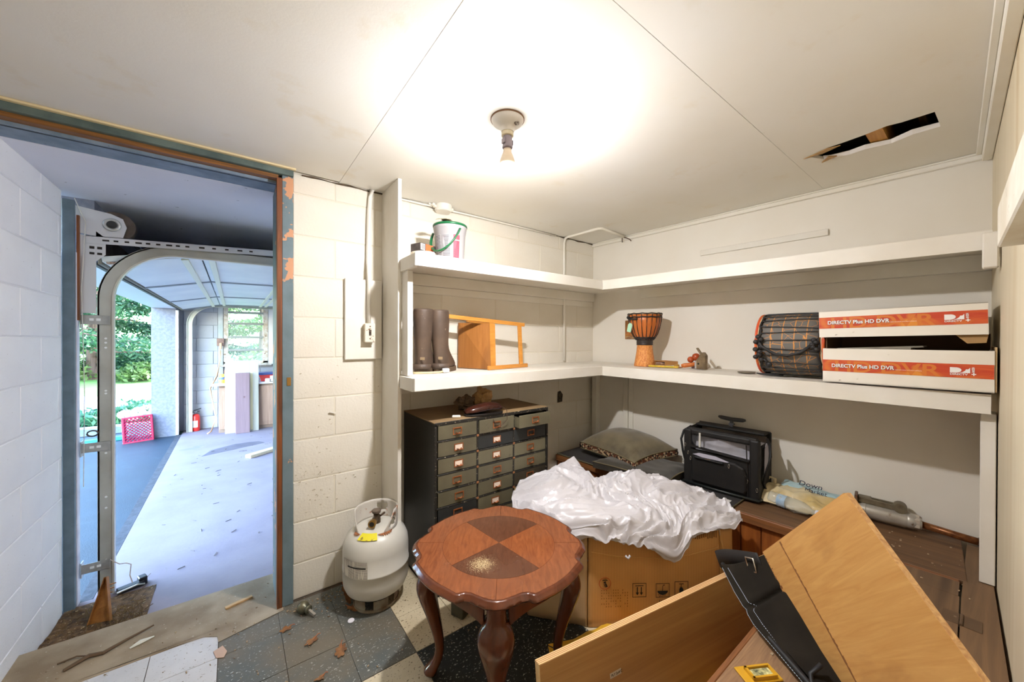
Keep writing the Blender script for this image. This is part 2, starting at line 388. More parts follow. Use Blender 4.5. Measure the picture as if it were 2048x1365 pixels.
# near jamb of the big door
gj=struct(thing('trim_2','','')); del gj['label'],gj['category']
obj('corner_post',B(-.694,-.652,2.872,2.896,GZ,2.0,.002),mt('blue_post',(104,122,134),.6,c2=(88,106,118),sc=14,dirt=(60,55,50),dsc=40,dth=(.7,.76)),gj)
obj('door_jamb',B(-.92,-.648,2.897,2.94,GZ,1.735,.002),mt('lavender_jamb',(214,214,226),.6,c2=(190,190,204),sc=12,dirt=(110,90,80),dsc=40,dth=(.7,.75)),gj)
obj('raw_strip',B(-.650,-.641,2.899,2.918,1.38,1.93),RAWV,gj)
obj('jamb_stop',B(-.70,-.655,2.941,2.955,GZ,1.73,.001),mt('white_stop',(238,238,244),.5),gj)
STUC=mt('stucco',(132,136,150),.8,c2=(114,120,138),sc=30,bs=.7,bsc=120,bd=.004)
struct(obj('wall_pillar',box(box(BM(),-.92,-.66,7.20,7.47,GZ-.05,1.73),-.92,-.60,2.965,7.6,1.735,GC+.02),STUC))
obj('pillar_trim',B(-.665,-.632,7.196,7.24,GZ,1.70,.002),mt('trim_white',(214,216,226),.5),bpy.data.objects['wall_pillar'])
obj('soffit_board',B(-.918,-.662,2.90,7.19,1.722,1.735),mt('soffit_white',(226,228,236),.5),bpy.data.objects['wall_pillar'])
obj('weather_strip',B(-.655,-.635,2.95,7.19,1.715,1.73),mt('weather_rubber',(90,88,84),.7),bpy.data.objects['wall_pillar'])
# far window
w1=struct(thing('window_1','','')); del w1['label'],w1['category']
WF=mt('weathered_frame',(176,160,142),.7,c2=(206,202,196),sc=16,dirt=(120,90,66),dsc=20,dth=(.62,.68))
obj('window_frame',box(box(box(box(BM(),-.12,-.06,7.425,7.50,.88,1.84,.003),.40,.47,7.425,7.50,.88,1.84,.003),-.12,.47,7.425,7.50,.86,.915,.003),-.12,.47,7.425,7.50,1.80,1.84),WF,w1)
obj('window_sill',B(-.16,.52,7.37,7.46,.84,.865,.003),WF,w1)
for z in (1.10,1.31,1.53,1.71): obj('window_bar',B(-.065,.405,7.42,7.47,z-.017,z+.017,.002),mt('alu_bar',(150,152,150),.5,.3),w1)
for z0,z1 in ((.915,1.088),(1.112,1.298),(1.322,1.518),(1.542,1.698),(1.722,1.80)): obj('window_pane',B(-.06,.40,7.45,7.453,z0,z1),glass('pane_glass',alpha=.12),w1)
obj('window_casing',B(-.19,-.125,7.42,7.447,.55,1.9,.002),mt('grey_casing',(168,178,178),.6,c2=(190,194,196),sc=10),w1)
obj('window_casing',B(.475,.54,7.42,7.447,.85,1.9,.002),mt('white_casing',(214,214,216),.6),w1)

# ------------------------------------------------------------------ ceiling lamp
t=thing('ceiling_lamp','bare lit bulb in a porcelain lampholder on the ceiling','lamp',(.808,1.093,0))
POR=mt('porcelain',(232,226,216),.3)
obj('lamp_base',lathe(BM(),[(.0,2.101),(.057,2.101),(.060,2.096),(.055,2.086),(.030,2.070),(.024,2.060),(.024,2.052),(.0,2.052)],40),POR,t,auto=40)
obj('base_rim',lathe(BM(),[(.0595,2.1005),(.0625,2.1005),(.0625,2.0965),(.0595,2.0965),(.0595,2.1005)],40,cap=False),mt('brown_rim',(120,84,50),.6),t)
obj('screw_ring',lathe(BM(),[(0,2.052),(.0215,2.052),(.0225,2.046),(.0225,2.038),(.020,2.036),(0,2.036)],32),mt('cream_ring',(226,214,184),.4),t,auto=40)
bm=BM(); tube(bm,[(.004,-.012,2.098),(.004,-.03,2.086),(.008,-.036,2.074)],.0045,8); lathe(bm,[(.0,0),(.007,0),(.007,.012),(.003,.012),(.003,.004),(0,.004)],12,M=Matrix.Translation((.012,-.036,2.074))@Matrix.Rotation(PI*.62,4,'X'))
obj('mounting_screw',bm,mt('screw_grey',(150,140,132),.5,.4),t,smooth=True)
bm=lathe(BM(),[(0,2.036),(.0165,2.036),(.0175,2.028),(.0175,2.004),(.0190,2.0),(.0190,1.994),(.0150,1.990),(0,1.990)],24)
box(bm,-.021,-.016,-.010,.010,2.006,2.026,.002); box(bm,.016,.021,-.010,.010,2.006,2.026,.002)
obj('socket_adapter',bm,mt('grey_plastic',(128,116,122),.45),t,auto=40)
obj('bulb_collar',lathe(BM(),[(0,1.990),(.0145,1.990),(.017,1.976),(.0215,1.966),(.0262,1.952),(.0285,1.938),(.0278,1.9305),(0,1.9305)],24),mt('bulb_collar',(240,222,196),.4),t,smooth=True)
bl=obj('bulb',lathe(BM(),[(.0,1.9304),(.0277,1.9304),(.0270,1.924),(.0205,1.912),(.010,1.906),(0,1.905)],28),emis('bulb_glow',(252,251,254),BULB),t,smooth=True)

# junction box, conduits and the switch on the back wall
t=thing('junction_box','round white junction box where the back wall meets the ceiling','junction box',(1.02,2.035,0))
obj('box_body',lathe(BM(),[(0,2.101),(.052,2.101),(.052,2.070),(.046,2.062),(0,2.060)],32),SHELFP,t,auto=30)
for a in (0,PI): obj('cable_clamp',B(.05*math.cos(a)-.015,.05*math.cos(a)+.015,-.012,.012,2.078,2.094,.003),PAINT,t)
bm=BM(); box(bm,-.078,-.06,-.02,0,2.082,2.098,.003); tube(bm,[(-.05,0,2.085),(-.09,.01,2.097)],.005,6)
obj('clamp_tail',bm,PAINT,t)
bm=BM(); tube(bm,[(1.08,2.04,2.083),(1.12,2.06,2.090),(1.3,2.064,2.093),(1.6,2.066,2.094),(2.0,2.067,2.094)],.006,6)
tube(bm,[(.955,2.05,2.088),(.90,2.062,2.090),(.80,2.068,2.092),(.70,2.069,2.093)],.006,6)
tag(obj('surface_cable',bm,PAINT,smooth=True),'painted cable tucked along the top of the back wall','cable')
pts=[(2.09,2.062,1.12),(2.088,2.062,2.05),(2.090,2.055,2.085),(2.092,2.03,2.092),(2.108,1.74,2.092),(2.125,1.72,2.092),(2.27,1.735,2.092),(2.435,1.745,2.090)]
tag(obj('conduit_pipe',tube(BM(),pts,.0095,10),PAINT,smooth=True),'thin painted conduit up the back wall corner, bent across the ceiling','conduit')
bm=BM(); tube(bm,[(2.415,1.74,2.083),(2.43,1.70,2.06),(2.433,1.69,2.045)],.004,6); tube(bm,[(2.418,1.76,2.08),(2.44,1.775,2.055)],.004,6)
tag(obj('wire_stub',bm,mt('rusty_wire',(92,70,52),.6),smooth=True),'two cut brown wire ends where the conduit stops above the shelves','wire')
bp=thing('backing_board','white board screwed on the back wall behind the light switch','board',(.563,2.078,1.176))
obj('panel',B(-.096,.096,-.019,0,0,.431,.003),SHELFP,bp)
sw=thing('light_switch','grey toggle light switch box under the painted conduit','switch',(.583,2.058,1.27))
obj('switch_box',B(-.026,.026,-.036,0,0,.098,.004),mt('old_switch_box',(222,210,184),.5,c2=(190,170,140),sc=30),sw)
obj('cover_plate',B(-.027,.027,-.041,-.036,-.002,.1,.003),mt('old_cover',(222,214,196),.45,dirt=(130,95,60),dsc=60,dth=(.6,.66)),sw)
obj('toggle',box(box(BM(),-.006,.006,-.0425,-.041,.034,.066),-.003,.003,-.052,-.041,.05,.058,.001),mt('toggle_dark',(70,52,40),.5),sw)
for z in (.018,.083): obj('screw',lathe(BM(),[(0,0),(.004,0),(.003,.002),(0,.002)],10,M=Matrix.Translation((0,-.041,z))@Matrix.Rotation(PI/2,4,'X')),mt('screw_rust',(110,80,56),.5,.5),sw)
pts=[(.583,2.045,1.37),(.584,2.045,1.60),(.584,2.05,1.66),(.586,2.066,1.72),(.590,2.068,1.95),(.598,2.064,2.06),(.601,2.05,2.098)]
c=tag(obj('conduit_pipe',tube(BM(),pts,[.011]*3+[.0125]*4,12),SHELFP,smooth=True),'fat white conduit running down from the ceiling to the light switch','conduit')

# upright board beside the shelves and its post
t=tag(obj('upright_board',B(.664,.682,1.826,2.078,.001,2.1),SHELFP),'tall white board standing edge-on between gas tank and shelves','board')
t=tag(obj('shelf_post',B(.684,.712,1.748,1.824,1.1035,1.628,.002),SHELFP),'short white post standing against the tall upright board, carrying the shelf ends','post')
def slab(P,Q): return loft(BM(),[[Vector(p) for p in P],[Vector(q) for q in Q]])
# shelves: each level is one L-shaped shelf with fascias, boards and ledgers
def shelf(z,zb,label,yf,xl,xi,xr,zr,zrb):
    t=thing('wall_shelf',label,'shelf',(0,0,0),0,'painted corner shelves')
    obj('shelf_board',B(.690,2.44,yf+.021,2.077,z-.019,z-.0005),SHELFP,t)
    obj('front_fascia',B(xl,xi,yf,yf+.02,zb,z,.002),SHELFP,t)
    obj('end_fascia',B(xl,xl+.019,yf+.021,1.822,zb-.004,z-.002,.002),SHELFP,t)
    obj('end_board',B(xl+.020,.689,yf+.021,1.746,z-.02,z-.001),SHELFP,t)
    obj('ledger',B(.69,2.43,2.046,2.077,zb-.026,z-.02,.002),PAINT,t)
    obj('ledger',B(.69,2.43,2.062,2.077,zb-.072,zb-.027,.002),PAINT,t)
    # run along the shelf wall: x positions taken on the wall line x=2.455+(2.079-y)*.0698
    wx=lambda y:2.455+(2.079-y)*.0698-.002; y0,y1=yf+.018,.004
    xa,xb=xi+.0015,xr
    obj('shelf_board',slab([(xa+.021,y0,z-.019),(wx(y0),y0,z-.019),(wx(y0),y0,z-.0006),(xa+.021,y0,z-.0006)],[(xb+.021,y1,zr-.019),(wx(y1),y1,zr-.019),(wx(y1),y1,zr-.0006),(xb+.021,y1,zr-.0006)]),SHELFP,t)
    obj('front_fascia',slab([(xa,yf+.02,zb),(xa+.02,yf+.02,zb),(xa+.02,yf+.02,z),(xa,yf+.02,z)],[(xb,y1,zrb),(xb+.02,y1,zrb),(xb+.02,y1,zr),(xb,y1,zr)]),SHELFP,t)
    obj('ledger',slab([(wx(y0)-.034,y0-.03,z-.09),(wx(y0),y0-.03,z-.09),(wx(y0),y0-.03,z-.02),(wx(y0)-.034,y0-.03,z-.02)],[(wx(y1)-.034,y1,zr-.09),(wx(y1),y1,zr-.09),(wx(y1),y1,zr-.02),(wx(y1)-.034,y1,zr-.02)]),PAINT,t)
    return t
s1=shelf(1.693,1.631,'upper white shelf, above the boots and the drum',1.63,.674,2.020,2.132,1.678,1.610)
s2=shelf(1.103,1.040,'lower white shelf holding the boots, drums and cartons',1.63,.672,2.022,2.132,1.095,1.025)
obj('end_block',B(2.088,2.130,-.010,.026,1.540,1.664,.004),SHELFP,s1)
p=tag(obj('shelf_post',B(2.178,2.262,-.008,.028,.4015,1.022,.002),SHELFP),'white post on the bench by the side wall, propping the lower shelf','post')
l=tag(obj('wall_ledger',B(.2,1.40,0,.04,1.500,1.592,.003),mt('worn_white',(232,228,216),.6,c2=(210,200,180),sc=7,dirt=(150,140,120),dsc=20,dth=(.66,.72),bs=.3)),'chunky worn white rail fixed high on the side wall nearest the camera','rail')
l.location=(0,.006-2.6*.0426+.001,0); l.rotation_euler=(0,0,AF)
# cable hole
tag(obj('cable_hole',prism(BM(),[(0,0),(.05,.004),(.056,.06),(.03,.09),(.004,.085)],0,.004,M=Matrix.Translation((2.03,2.076,.79))@Matrix.Rotation(PI/2,4,'X')),mt('hole_crumbs',(96,84,68),.9,c2=(40,34,30),sc=90)),'ragged dark hole chipped in the wall between cabinet and corner','hole')

# ------------------------------------------------------------------ chest bench along the shelf wall
BTOP=wood('dark_bench_top',(124,90,60),(92,66,44),0,7,12,.6,c3=(60,40,26))
BTOPY=wood('dark_bench_top_b',(132,102,72),(102,78,56),0,6,12,.6,c3=(80,60,44))
BEAD=wood('orange_board',(176,102,44),(120,62,24),2,7,8,.45,c3=(84,44,20))
EDGE=wood('worn_edge',(150,96,52),(104,64,34),0,9,12)
t=thing('storage_bench','long wooden chest bench with a brown lid along the shelf wall','bench',WB0,AB)
obj('lid',B(.0,2.0,-.452,-.012,.378,.400,.002),BTOP,t)
obj('lid_edge',B(0,1.98,-.472,-.453,.356,.400,.003),EDGE,t)
x=0.0; k=0
while x<1.62:
    w=.085+.03*((k*37)%5)/5; obj('front_board',B(x+.001,x+w-.002,-.448,-.436,.03,.374,.003),BEAD,t); x+=w; k+=1
obj('plinth',B(0,1.62,-.455,-.437,0,.03),EDGE,t); obj('carcass',B(0,1.66,-.434,-.016,0.0,.374),BEAD,t)
# mat on the bench
MAT=mt('grey_mat',(66,64,64),.55,c2=(56,54,54),sc=10,bs=.1)
m=thing('grey_mat','thin dark grey mat with piped edge under pillows and carrier','mat',WB0,AB)
prism_=prism(BM(),[(.012,-.468),(.012,-.07),(1.24,-.10),(1.225,-.478)],.4012,.4085,bev=.002); obj('mat_sheet',prism_,MAT,m)
obj('edge_piping',tube(BM(),[(.014,-.470,.4085),(.6,-.478,.4085),(1.225,-.480,.4085),(1.24,-.10,.4085)],.004,6),mt('olive_piping',(104,98,72),.6),m)
obj('care_tag',B(1.165,1.195,-.40,-.375,.4088,.4096),WHITEP,m); 
obj('raw_slat',B(.02,.40,-.06,-.03,.402,.418,.002),EDGE,m).location=(0,0,0)

# lower bench by the side wall with its hinged flap
t=thing('hinged_platform','low brown plywood platform with strap hinge by the side wall','platform',(0,0,0))
obj('platform_top',prism(BM(),[(1.482,.056),(2.0,.067),(2.0,.435),(1.482,.433)],.384,.3995),BTOPY,t)
obj('platform_top',prism(BM(),[(.62,.038),(1.48,.056),(1.48,.433),(.62,.43)],.384,.3998),wood('wormy_ply',(158,124,88),(120,88,64),0,20,4,.6,c3=(84,58,46),dist=4),t)
obj('hinged_strip',prism(BM(),[(.62,-.070),(2.55,.010),(2.55,.066),(2.0,.063),(.62,.034)],.384,.3985),BTOPY,t)
obj('filler_board',prism(BM(),[(2.004,.070),(2.125,.071),(2.10,.47),(2.004,.45)],.384,.3985),BTOPY,t) 
obj('front_edge',B(.62,1.99,.432,.446,.365,.4,.002),EDGE,t)
obj('front_panel',B(.62,2.0,.42,.431,0,.36),BEAD,t)
bm=B(1.80,1.872,.062,.098,.3998,.4015,.0005); box(bm,1.80,1.872,.016,.052,.3988,.4008,.0005); tube(bm,[(1.80,.057,.401),(1.872,.057,.401)],.004,8)
obj('strap_hinge',bm,mt('painted_hinge',(108,84,62),.5,.3),t)

# ------------------------------------------------------------------ drawer cabinet
t=thing('drawer_cabinet','black steel cabinet of many small khaki drawers under the lower shelf','cabinet',(.79,1.665,0))
CAB=mt('black_cabinet',(38,40,38),.45,c2=(48,46,42),sc=5,dirt=(150,140,120),dsc=50,dth=(.76,.8),bs=.1)
CTOP=mt('cabinet_top',(158,130,92),.6,c2=(132,106,74),sc=4,dirt=(150,120,84),dsc=22,dth=(.62,.68))
KH=mt('khaki_drawer',(112,106,84),.5,c2=(98,92,72),sc=7,dirt=(62,56,46),dsc=9,dth=(.62,.72),rnd=.12,bs=.1)
DKD=mt('dark_drawer',(50,52,50),.5,c2=(40,42,42),sc=7)
OLV=mt('brown_drawer',(84,76,58),.5,c2=(54,48,40),sc=5)
CRD=mt('cream_drawer',(206,186,138),.55,c2=(180,156,106),sc=12,dirt=(60,50,38),dsc=16,dth=(.68,.74))
COP=mt('copper_frame',(182,112,66),.45,.4,c2=(150,86,48),sc=60)
RIM=mt('chipped_black',(40,38,34),.5,dirt=(190,176,150),dsc=90,dth=(.62,.68))
CW,CH,CD=.755,.872,.405
bm=BM(); box(bm,0,.008,.004,CD,0,CH-.006); box(bm,CW-.008,CW,.004,CD,0,CH-.006); box(bm,0,CW,CD-.006,CD,0,CH-.006); box(bm,0,CW,.004,CD,0,.012)
obj('cabinet_body',bm,CAB,t)
obj('cabinet_top',B(-.002,CW+.002,0,CD,CH-.006,CH,.001),CTOP,t)
cols=[.012,.247,.490,.742]; rowh=.0835; z0=CH-.014
bm=BM(); box(bm,-.001,.012,-.003,.006,0,CH-.006,.001); box(bm,.742,.756,-.003,.006,0,CH-.006,.001)
for c in (.247,.490): box(bm,c-.005,c+.005,-.002,.006,0,CH-.006,.001)
for k in range(11): box(bm,.0,.755,-.003,.006,z0-k*rowh-.004,z0-k*rowh+.004,.001)
box(bm,0,.755,-.004,.002,CH-.012,CH-.001,.001)
obj('front_grid',bm,RIM,t)
bm=BM()
for c in (.247,.490):
    for k in range(1,10): box(bm,c-.007,c+.007,-.006,-.003,z0-k*rowh-.006,z0-k*rowh+.006,.002)
obj('corner_clips',bm,mt('copper_clip',(176,120,80),.5,.3),t)['kind']='stuff'
darks={(1,1),(1,2),(5,0),(6,2)}; papers={(1,0),(2,0),(1,1),(2,1),(4,1),(5,1)}
w0=cols[1]-cols[0]-.010; h0=rowh-.010
fr=BM(); box(fr,-.026,.026,-.0025,0,.014,.018); box(fr,-.026,.026,-.0025,0,-.018,-.013); box(fr,-.026,-.0215,-.0025,0,-.018,.018); box(fr,.0215,.026,-.0025,0,-.018,.018)
box(fr,-.0195,.0195,-.0012,0,.011,.0125)
proto=None
for k in range(10):
    for c in range(3):
        xa,xb=cols[c]+.006,cols[c+1]-.006; zb=z0-k*rowh-.005; za=zb-h0+.002
        m=DKD if (k,c) in darks else (CRD if (k,c)==(5,2) else (OLV if (k,c)==(4,2) else KH))
        pull=.045 if (k,c)==(0,2) else (.010 if (k,c)==(0,1) else 0)
        bm=BM(); box(bm,xa,xb,-.002-pull,.004-pull,za,zb,.0012)
        if pull: box(bm,xa+.003,xa+.005,.004-pull,.30,za,zb-.01); box(bm,xb-.005,xb-.003,.004-pull,.30,za,zb-.01); box(bm,xa+.003,xb-.003,.004-pull,.30,za,za+.002)
        d=obj('drawer',bm,m,t); xm=(xa+xb)/2+.012*(1-2*random.random())*.6; zm=(za+zb)/2
        if proto is None:
            pf=obj('label_frame',fr,COP,d)
            pb=BM()
            # cup pull
            for i in range(7):
                a0=PI*i/7; a1=PI*(i+1)/7
            vs=[]
            for j,(dy,sc) in enumerate(((0,1),(-.008,.95),(-.012,.7))):
                vs.append([pb.verts.new((.013*sc*math.cos(PI+PI*i/8),dy,-.008+(.004 if j==0 else .002*j)+.010*sc*math.sin(PI+PI*i/8)*.8)) for i in range(9)])
            for a,b in zip(vs,vs[1:]):
                for i in range(8): pb.faces.new((a[i],a[i+1],b[i+1],b[i]))
            pp=obj('cup_pull',pb,COP,d,solid=.001); pl=obj('paper_label',B(-.021,.021,-.0015,-.0003,-.012,.012),PAPER,d); proto=(pf,pp,pl); have=proto
            pl.location=(xm,-9,zm)
        have=[]
        for q,src in enumerate(proto):
            if q==2 and (k,c) not in papers: continue
            o=src if (q<2 and k==0 and c==0) else src.copy()
            if o is not src: COL.objects.link(o); o.parent=d
            o.location=(xm,-.003-pull-(.002 if q==1 else 0),zm)
        if (k,c)==(5,2):
            text('Rubber',.016,PRINT,(xm-.01,-.0035,zm+.01),d); text('Bands',.014,PRINT,(xm-.03,-.0035,zm-.024),d)
bpy.data.objects.remove(proto[2])
# things on the cabinet
SHOE=mt('patent_leather',(66,32,22),.15,c2=(38,18,14),sc=10)
t=thing('leather_shoe','shiny brown leather shoe lying on the drawer cabinet','shoe',(1.10,1.70,.872),R(-6))
def sect(cx,cy,cz,rx,rz,n=16,flat=.35,ang=0):
    return [Vector((cx,cy+rx*math.cos(2*PI*k/n),cz+rz*max(math.sin(2*PI*k/n),-flat))) for k in range(n)]
secs=[sect(-.115,0,.02,.006,.008),sect(-.11,0,.024,.028,.020),sect(-.08,0,.028,.042,.026),sect(-.03,0,.034,.046,.032),sect(.03,-.004,.040,.040,.030),sect(.075,-.006,.036,.036,.026),sect(.10,-.006,.030,.028,.022),sect(.112,-.006,.026,.01,.008)]
obj('shoe_upper',loft(BM(),secs),SHOE,t,smooth=True,sub=1)
obj('shoe_sole',prism(BM(),[(-.115,-.015),(-.09,-.040),(-.03,-.047),(.04,-.042),(.10,-.034),(.116,-.01),(.112,.022),(.05,.036),(-.03,.044),(-.09,.038),(-.115,.015)],.001,.012,bev=.002),mt('sole_black',(26,22,20),.4),t)
bm=BM(); tube(bm,[(.10,-.03,.04),(.12,-.045,.02),(.118,-.055,-.03),(.095,-.05,-.055),(.075,-.046,-.065)],.0016,5); tube(bm,[(.07,-.046,-.05),(.04,-.05,-.045),(.03,-.052,-.02),(.05,-.055,-.06),(.08,-.05,-.07)],.0016,5)
obj('laces',bm,mt('lace_brown',(74,52,40),.7),t)
t=thing('crumpled_bag','crumpled tan paper bag behind the shoe on the cabinet','bag',(1.13,1.83,.872))
def crumple(bm,c,r,seed,amp=.25,n=24,m=16,f=2.2):
    s=bmesh.ops.create_uvsphere(bm,u_segments=n,v_segments=m,radius=1)['verts']
    for v in s:
        q=v.co*f+Vector((seed,seed*2,0)); d=1+amp*(noise.noise(q)*1.6+abs(noise.noise(q*2.1))*1.0-.3)
        v.co=Vector((c[0]+v.co.x*r[0]*d,c[1]+v.co.y*r[1]*d,max(c[2]+v.co.z*r[2]*d,.001)))
TANB=mt('tan_paper',(176,136,84),.5,c2=(142,104,60),sc=14)
bm=BM(); crumple(bm,(.04,0,.065),(.055,.05,.06),3.1,.35); obj('bag_front',bm,TANB,t)
bm=BM(); crumple(bm,(-.045,.03,.04),(.065,.05,.042),7.7,.45); obj('bag_back',bm,mt('brown_net',(120,98,74),.8,c2=(90,74,56),sc=20),t)
tag(obj('chalk_stub',bar(BM(),(.918,1.725,.8795),(.955,1.70,.8795),.014,.012,bev=.003),WHITEP),'short white plastic stub at the front of the cabinet top','plug')

MARK=[set(COL.objects)]
def settle(k,dz=0):
    new=[o for o in COL.objects if o not in MARK[0] and o.parent is None]; c=Vector((0,0,1.286))
    bpy.context.view_layer.update()
    for o in new:
        o.location=c+(o.location-c)*k; o.scale=[q*k for q in o.scale]; o.location.z+=dz
    MARK[0]=set(COL.objects)
# ------------------------------------------------------------------ items on the upper shelf
t=thing('pail','white plastic pail with green rim and handle on the upper shelf','bucket',(.902,1.722,1.6785),R(-67))
obj('pail_body',lathe(BM(),[(0,.001),(.070,.001),(.072,.01),(.080,.150),(.082,.152),(.0815,.160),(.084,.162),(.0835,.172),(.086,.174),(.087,.190),(.083,.190),(.079,.150),(.070,.006),(0,.006)],40),mt('pail_white',(158,154,154),.35),t,smooth=True)
obj('pail_rim',lathe(BM(),[(.0835,.186),(.0885,.186),(.0895,.194),(.0875,.198),(.0835,.198),(.082,.194)],40,cap=False),mt('green_plastic',(16,92,52),.35),t,smooth=True)
hp=[]
for k in range(13):
    a=PI*k/12; hp.append((.089*math.cos(a),-.030-.062*math.sin(a),.165-.115*math.sin(a)))
obj('handle',tube(BM(),hp,.0048,8,sx=1.6),mt('green_plastic',(16,92,52),.35),t,smooth=True)
def patch(name,r0,r1,z0,z1,a0,a1,m,par,n=10,off=.0012):
    bm=BM(); grid(bm,n,4,lambda u,v:Vector(((r0+(r1-r0)*v+off)*math.cos(a0+(a1-a0)*u),(r0+(r1-r0)*v+off)*math.sin(a0+(a1-a0)*u),z0+(z1-z0)*v)))
    return obj(name,bm,m,par,smooth=True)
def linestext(name,c,ink,sc=120,th=.5):
    if name in MC: return MC[name]
    b=NB(name); w=b.n('ShaderNodeTexWave',bands_direction='Z'); w.inputs['Scale'].default_value=sc; b.l(b.co(),w.inputs[0])
    nn=b.noise(1,2,.5,co=b.co((90,90,8))); mm=b.n('ShaderNodeMath',operation='MULTIPLY'); b.l(b.ramp(w.outputs['Fac'],.55,.65),mm.inputs[0]); b.l(b.ramp(nn,th,th+.05),mm.inputs[1])
    MC[name]=b.out(b.mix(mm.outputs[0],c,ink),.6); return MC[name]
patch('text_panel',.0735,.079,.03,.135,R(-112),R(-84),linestext('fine_text',(160,156,156),(70,66,72),45,.42),t)
patch('text_panel',.0735,.079,.03,.135,R(-78),R(-50),linestext('fine_text',(160,156,156),(70,66,72),45,.42),t)
patch('pink_panel',.0728,.0775,.02,.105,R(-38),R(-14),linestext('pink_text',(190,70,86),(150,34,50),60,.5),t)
patch('pink_panel',.078,.079,.112,.135,R(-38),R(-14),linestext('pink_text',(190,70,86),(150,34,50),60,.5),t)
bm=BM(); grid(bm,8,6,lambda u,v:Vector((.03-.05*v,-.0-.09*u,.203+.022*math.sin(u*2.8)*(.6+.4*v))))
obj('scrap_card',bm,mt('olive_card',(178,170,130),.8),t,solid=.0012)
bm=BM(); grid(bm,8,6,lambda u,v:Vector((.03-.05*v,-.05+.12*u,.218-.026*u+.006*math.sin(u*9))))
obj('scrap_card',bm,mt('grey_card',(150,132,122),.8),t,solid=.0012)
t=thing('carton','small black and orange printed carton on the white tub','box',(.775,1.765,1.7245),R(20))
obj('carton_body',B(-.055,.055,-.035,.035,0,.040,.001),mt('carton_black',(52,46,44),.5,c2=(90,80,76),sc=30),t)
obj('orange_panel',B(-.020,.030,-.0362,-.035,.004,.038),mt('orange_print',(214,96,52),.5),t)
obj('barcode',B(-.053,-.026,-.0362,-.035,.006,.036),mt('barcode_grey',(196,194,192),.6),t)
bm=BM()
for k in range(7): box(bm,-.051+k*.0035,-.051+k*.0035+.0012+.0008*(k%2),-.0368,-.0362,.009,.033)
obj('barcode_bars',bm,PRINT,t)
t=thing('white_tub','low white tub under the printed carton on the upper shelf','tub',(.775,1.765,1.6785),R(20))
obj('tub_body',lathe(BM(),[(0,0),(.058,0),(.062,.036),(.064,.037),(.064,.045),(0,.045)],36),mt('tub_white',(234,224,204),.5),t,auto=35)

settle(1.038)
# ------------------------------------------------------------------ items on the lower shelf, back run
RUB=mt('brown_rubber',(94,76,62),.55,c2=(74,60,50),sc=9,dirt=(140,120,100),dsc=26,dth=(.66,.74),bs=.15,bsc=70)
def boot(label,loc,rz,lean):
    t=thing('rubber_boot',label,'boot',loc,rz,'tall brown rubber boots')
    def ring(cy,z,rx,ry,n=20): return [Vector((rx*math.cos(2*PI*k/n)+lean*z,cy+ry*math.sin(2*PI*k/n),z)) for k in range(n)]
    s=[ring(.062,.016,.046,.108),ring(.062,.04,.045,.106),ring(.048,.065,.043,.090),ring(.03,.09,.042,.072),ring(.010,.12,.040,.054),ring(.002,.16,.042,.050),ring(0,.21,.047,.056),ring(0,.27,.050,.060),ring(0,.325,.050,.060),ring(0,.328,.046,.056),ring(0,.30,.045,.054)]
    obj('boot_shaft',loft(BM(),s),RUB,t,smooth=True,sub=1)
    bm=BM(); loft(bm,[[Vector(((x)*1,y,z)) for x,y in [(.048*math.cos(2*PI*k/24),.062+.111*math.sin(2*PI*k/24)) for k in range(24)]] for z in (.001,.024)])
    obj('boot_sole',bm,mt('boot_sole',(104,84,62),.7,c2=(84,68,52),sc=20),t)
    obj('heel_band',lathe(BM(),[(.001,.018),(.0485,.018),(.0495,.030),(.048,.046),(.001,.046)],24,a0=PI,a1=2*PI,M=Matrix.Translation((0,.0,0))@Matrix.Diagonal((1,1.05,1,1))),RUB,t,smooth=True)
    obj('heel_badge',B(-.012+.022,.012+.022,-.0515,-.049,.068,.082,.001),mt('badge_tan',(150,128,98),.6),t)
boot('tall brown rubber boot leaning against the white post, left of the pair',(.770,1.775,1.1142),R(-44),0.03)
boot('tall brown rubber boot nearer the wooden stool, right of the pair',(.872,1.77,1.1142),R(-50),-.02)
t=thing('power_cord','cream cord with white plug lying before the boots','cord',(.80,1.70,1.1155))
obj('cord',tube(BM(),[(-.09,.04,.004),(-.06,.02,.004),(-.02,.005,.004),(.03,.0,.004),(.05,0,.006)],.0045,8),mt('cord_cream',(226,206,160),.6),t,smooth=True)
obj('plug',B(.05,.085,-.012,.012,0.001,.022,.004),mt('plug_white',(226,228,236),.4),t)
STO=wood('honey_wood',(214,150,68),(190,124,48),0,9,10,.4); STV=wood('seat_veneer',(178,118,58),(150,94,42),2,8,8,.45,c3=(112,70,34))
t=thing('wooden_stool','small honey-coloured wooden step stool lying on its side','stool',(1.10,1.80,1.1145))
S=lambda n,p,q,w,h,m=STO: obj(n,bar(BM(),p,q,w,h,bev=.0015),m,t)
S('side_rail',(-.17,-.0,.297),(.333,-.04,.262),.018,.022)
S('side_rail',(.03,-.098,.012),(.36,-.035,.012),.018,.022)
obj('seat_panel',loft(BM(),[[Vector((-.035,.12,.004)),Vector((-.035,.13,.004)),Vector((.055,-.092,.004)),Vector((.048,-.100,.004))],[Vector((-.035,.12,.27)),Vector((-.035,.13,.27)),Vector((.075,-.045,.262)),Vector((.068,-.052,.262))]]),STV,t)
obj('seat_edge',loft(BM(),[[Vector((.045,-.103,.001)),Vector((.062,-.088,.001)),Vector((.098,-.070,.001)),Vector((.085,-.094,.001))],[Vector((.066,-.055,.268)),Vector((.078,-.040,.268)),Vector((.118,-.028,.262)),Vector((.106,-.052,.262))]]),STO,t)
S('cross_rung',(.300,-.052,.02),(.292,-.045,.255),.012,.026)
S('side_rail',(.03,.12,.012),(.15,.14,.012),.018,.022)
S('side_rail',(.02,.12,.286),(.20,.14,.268),.018,.022)

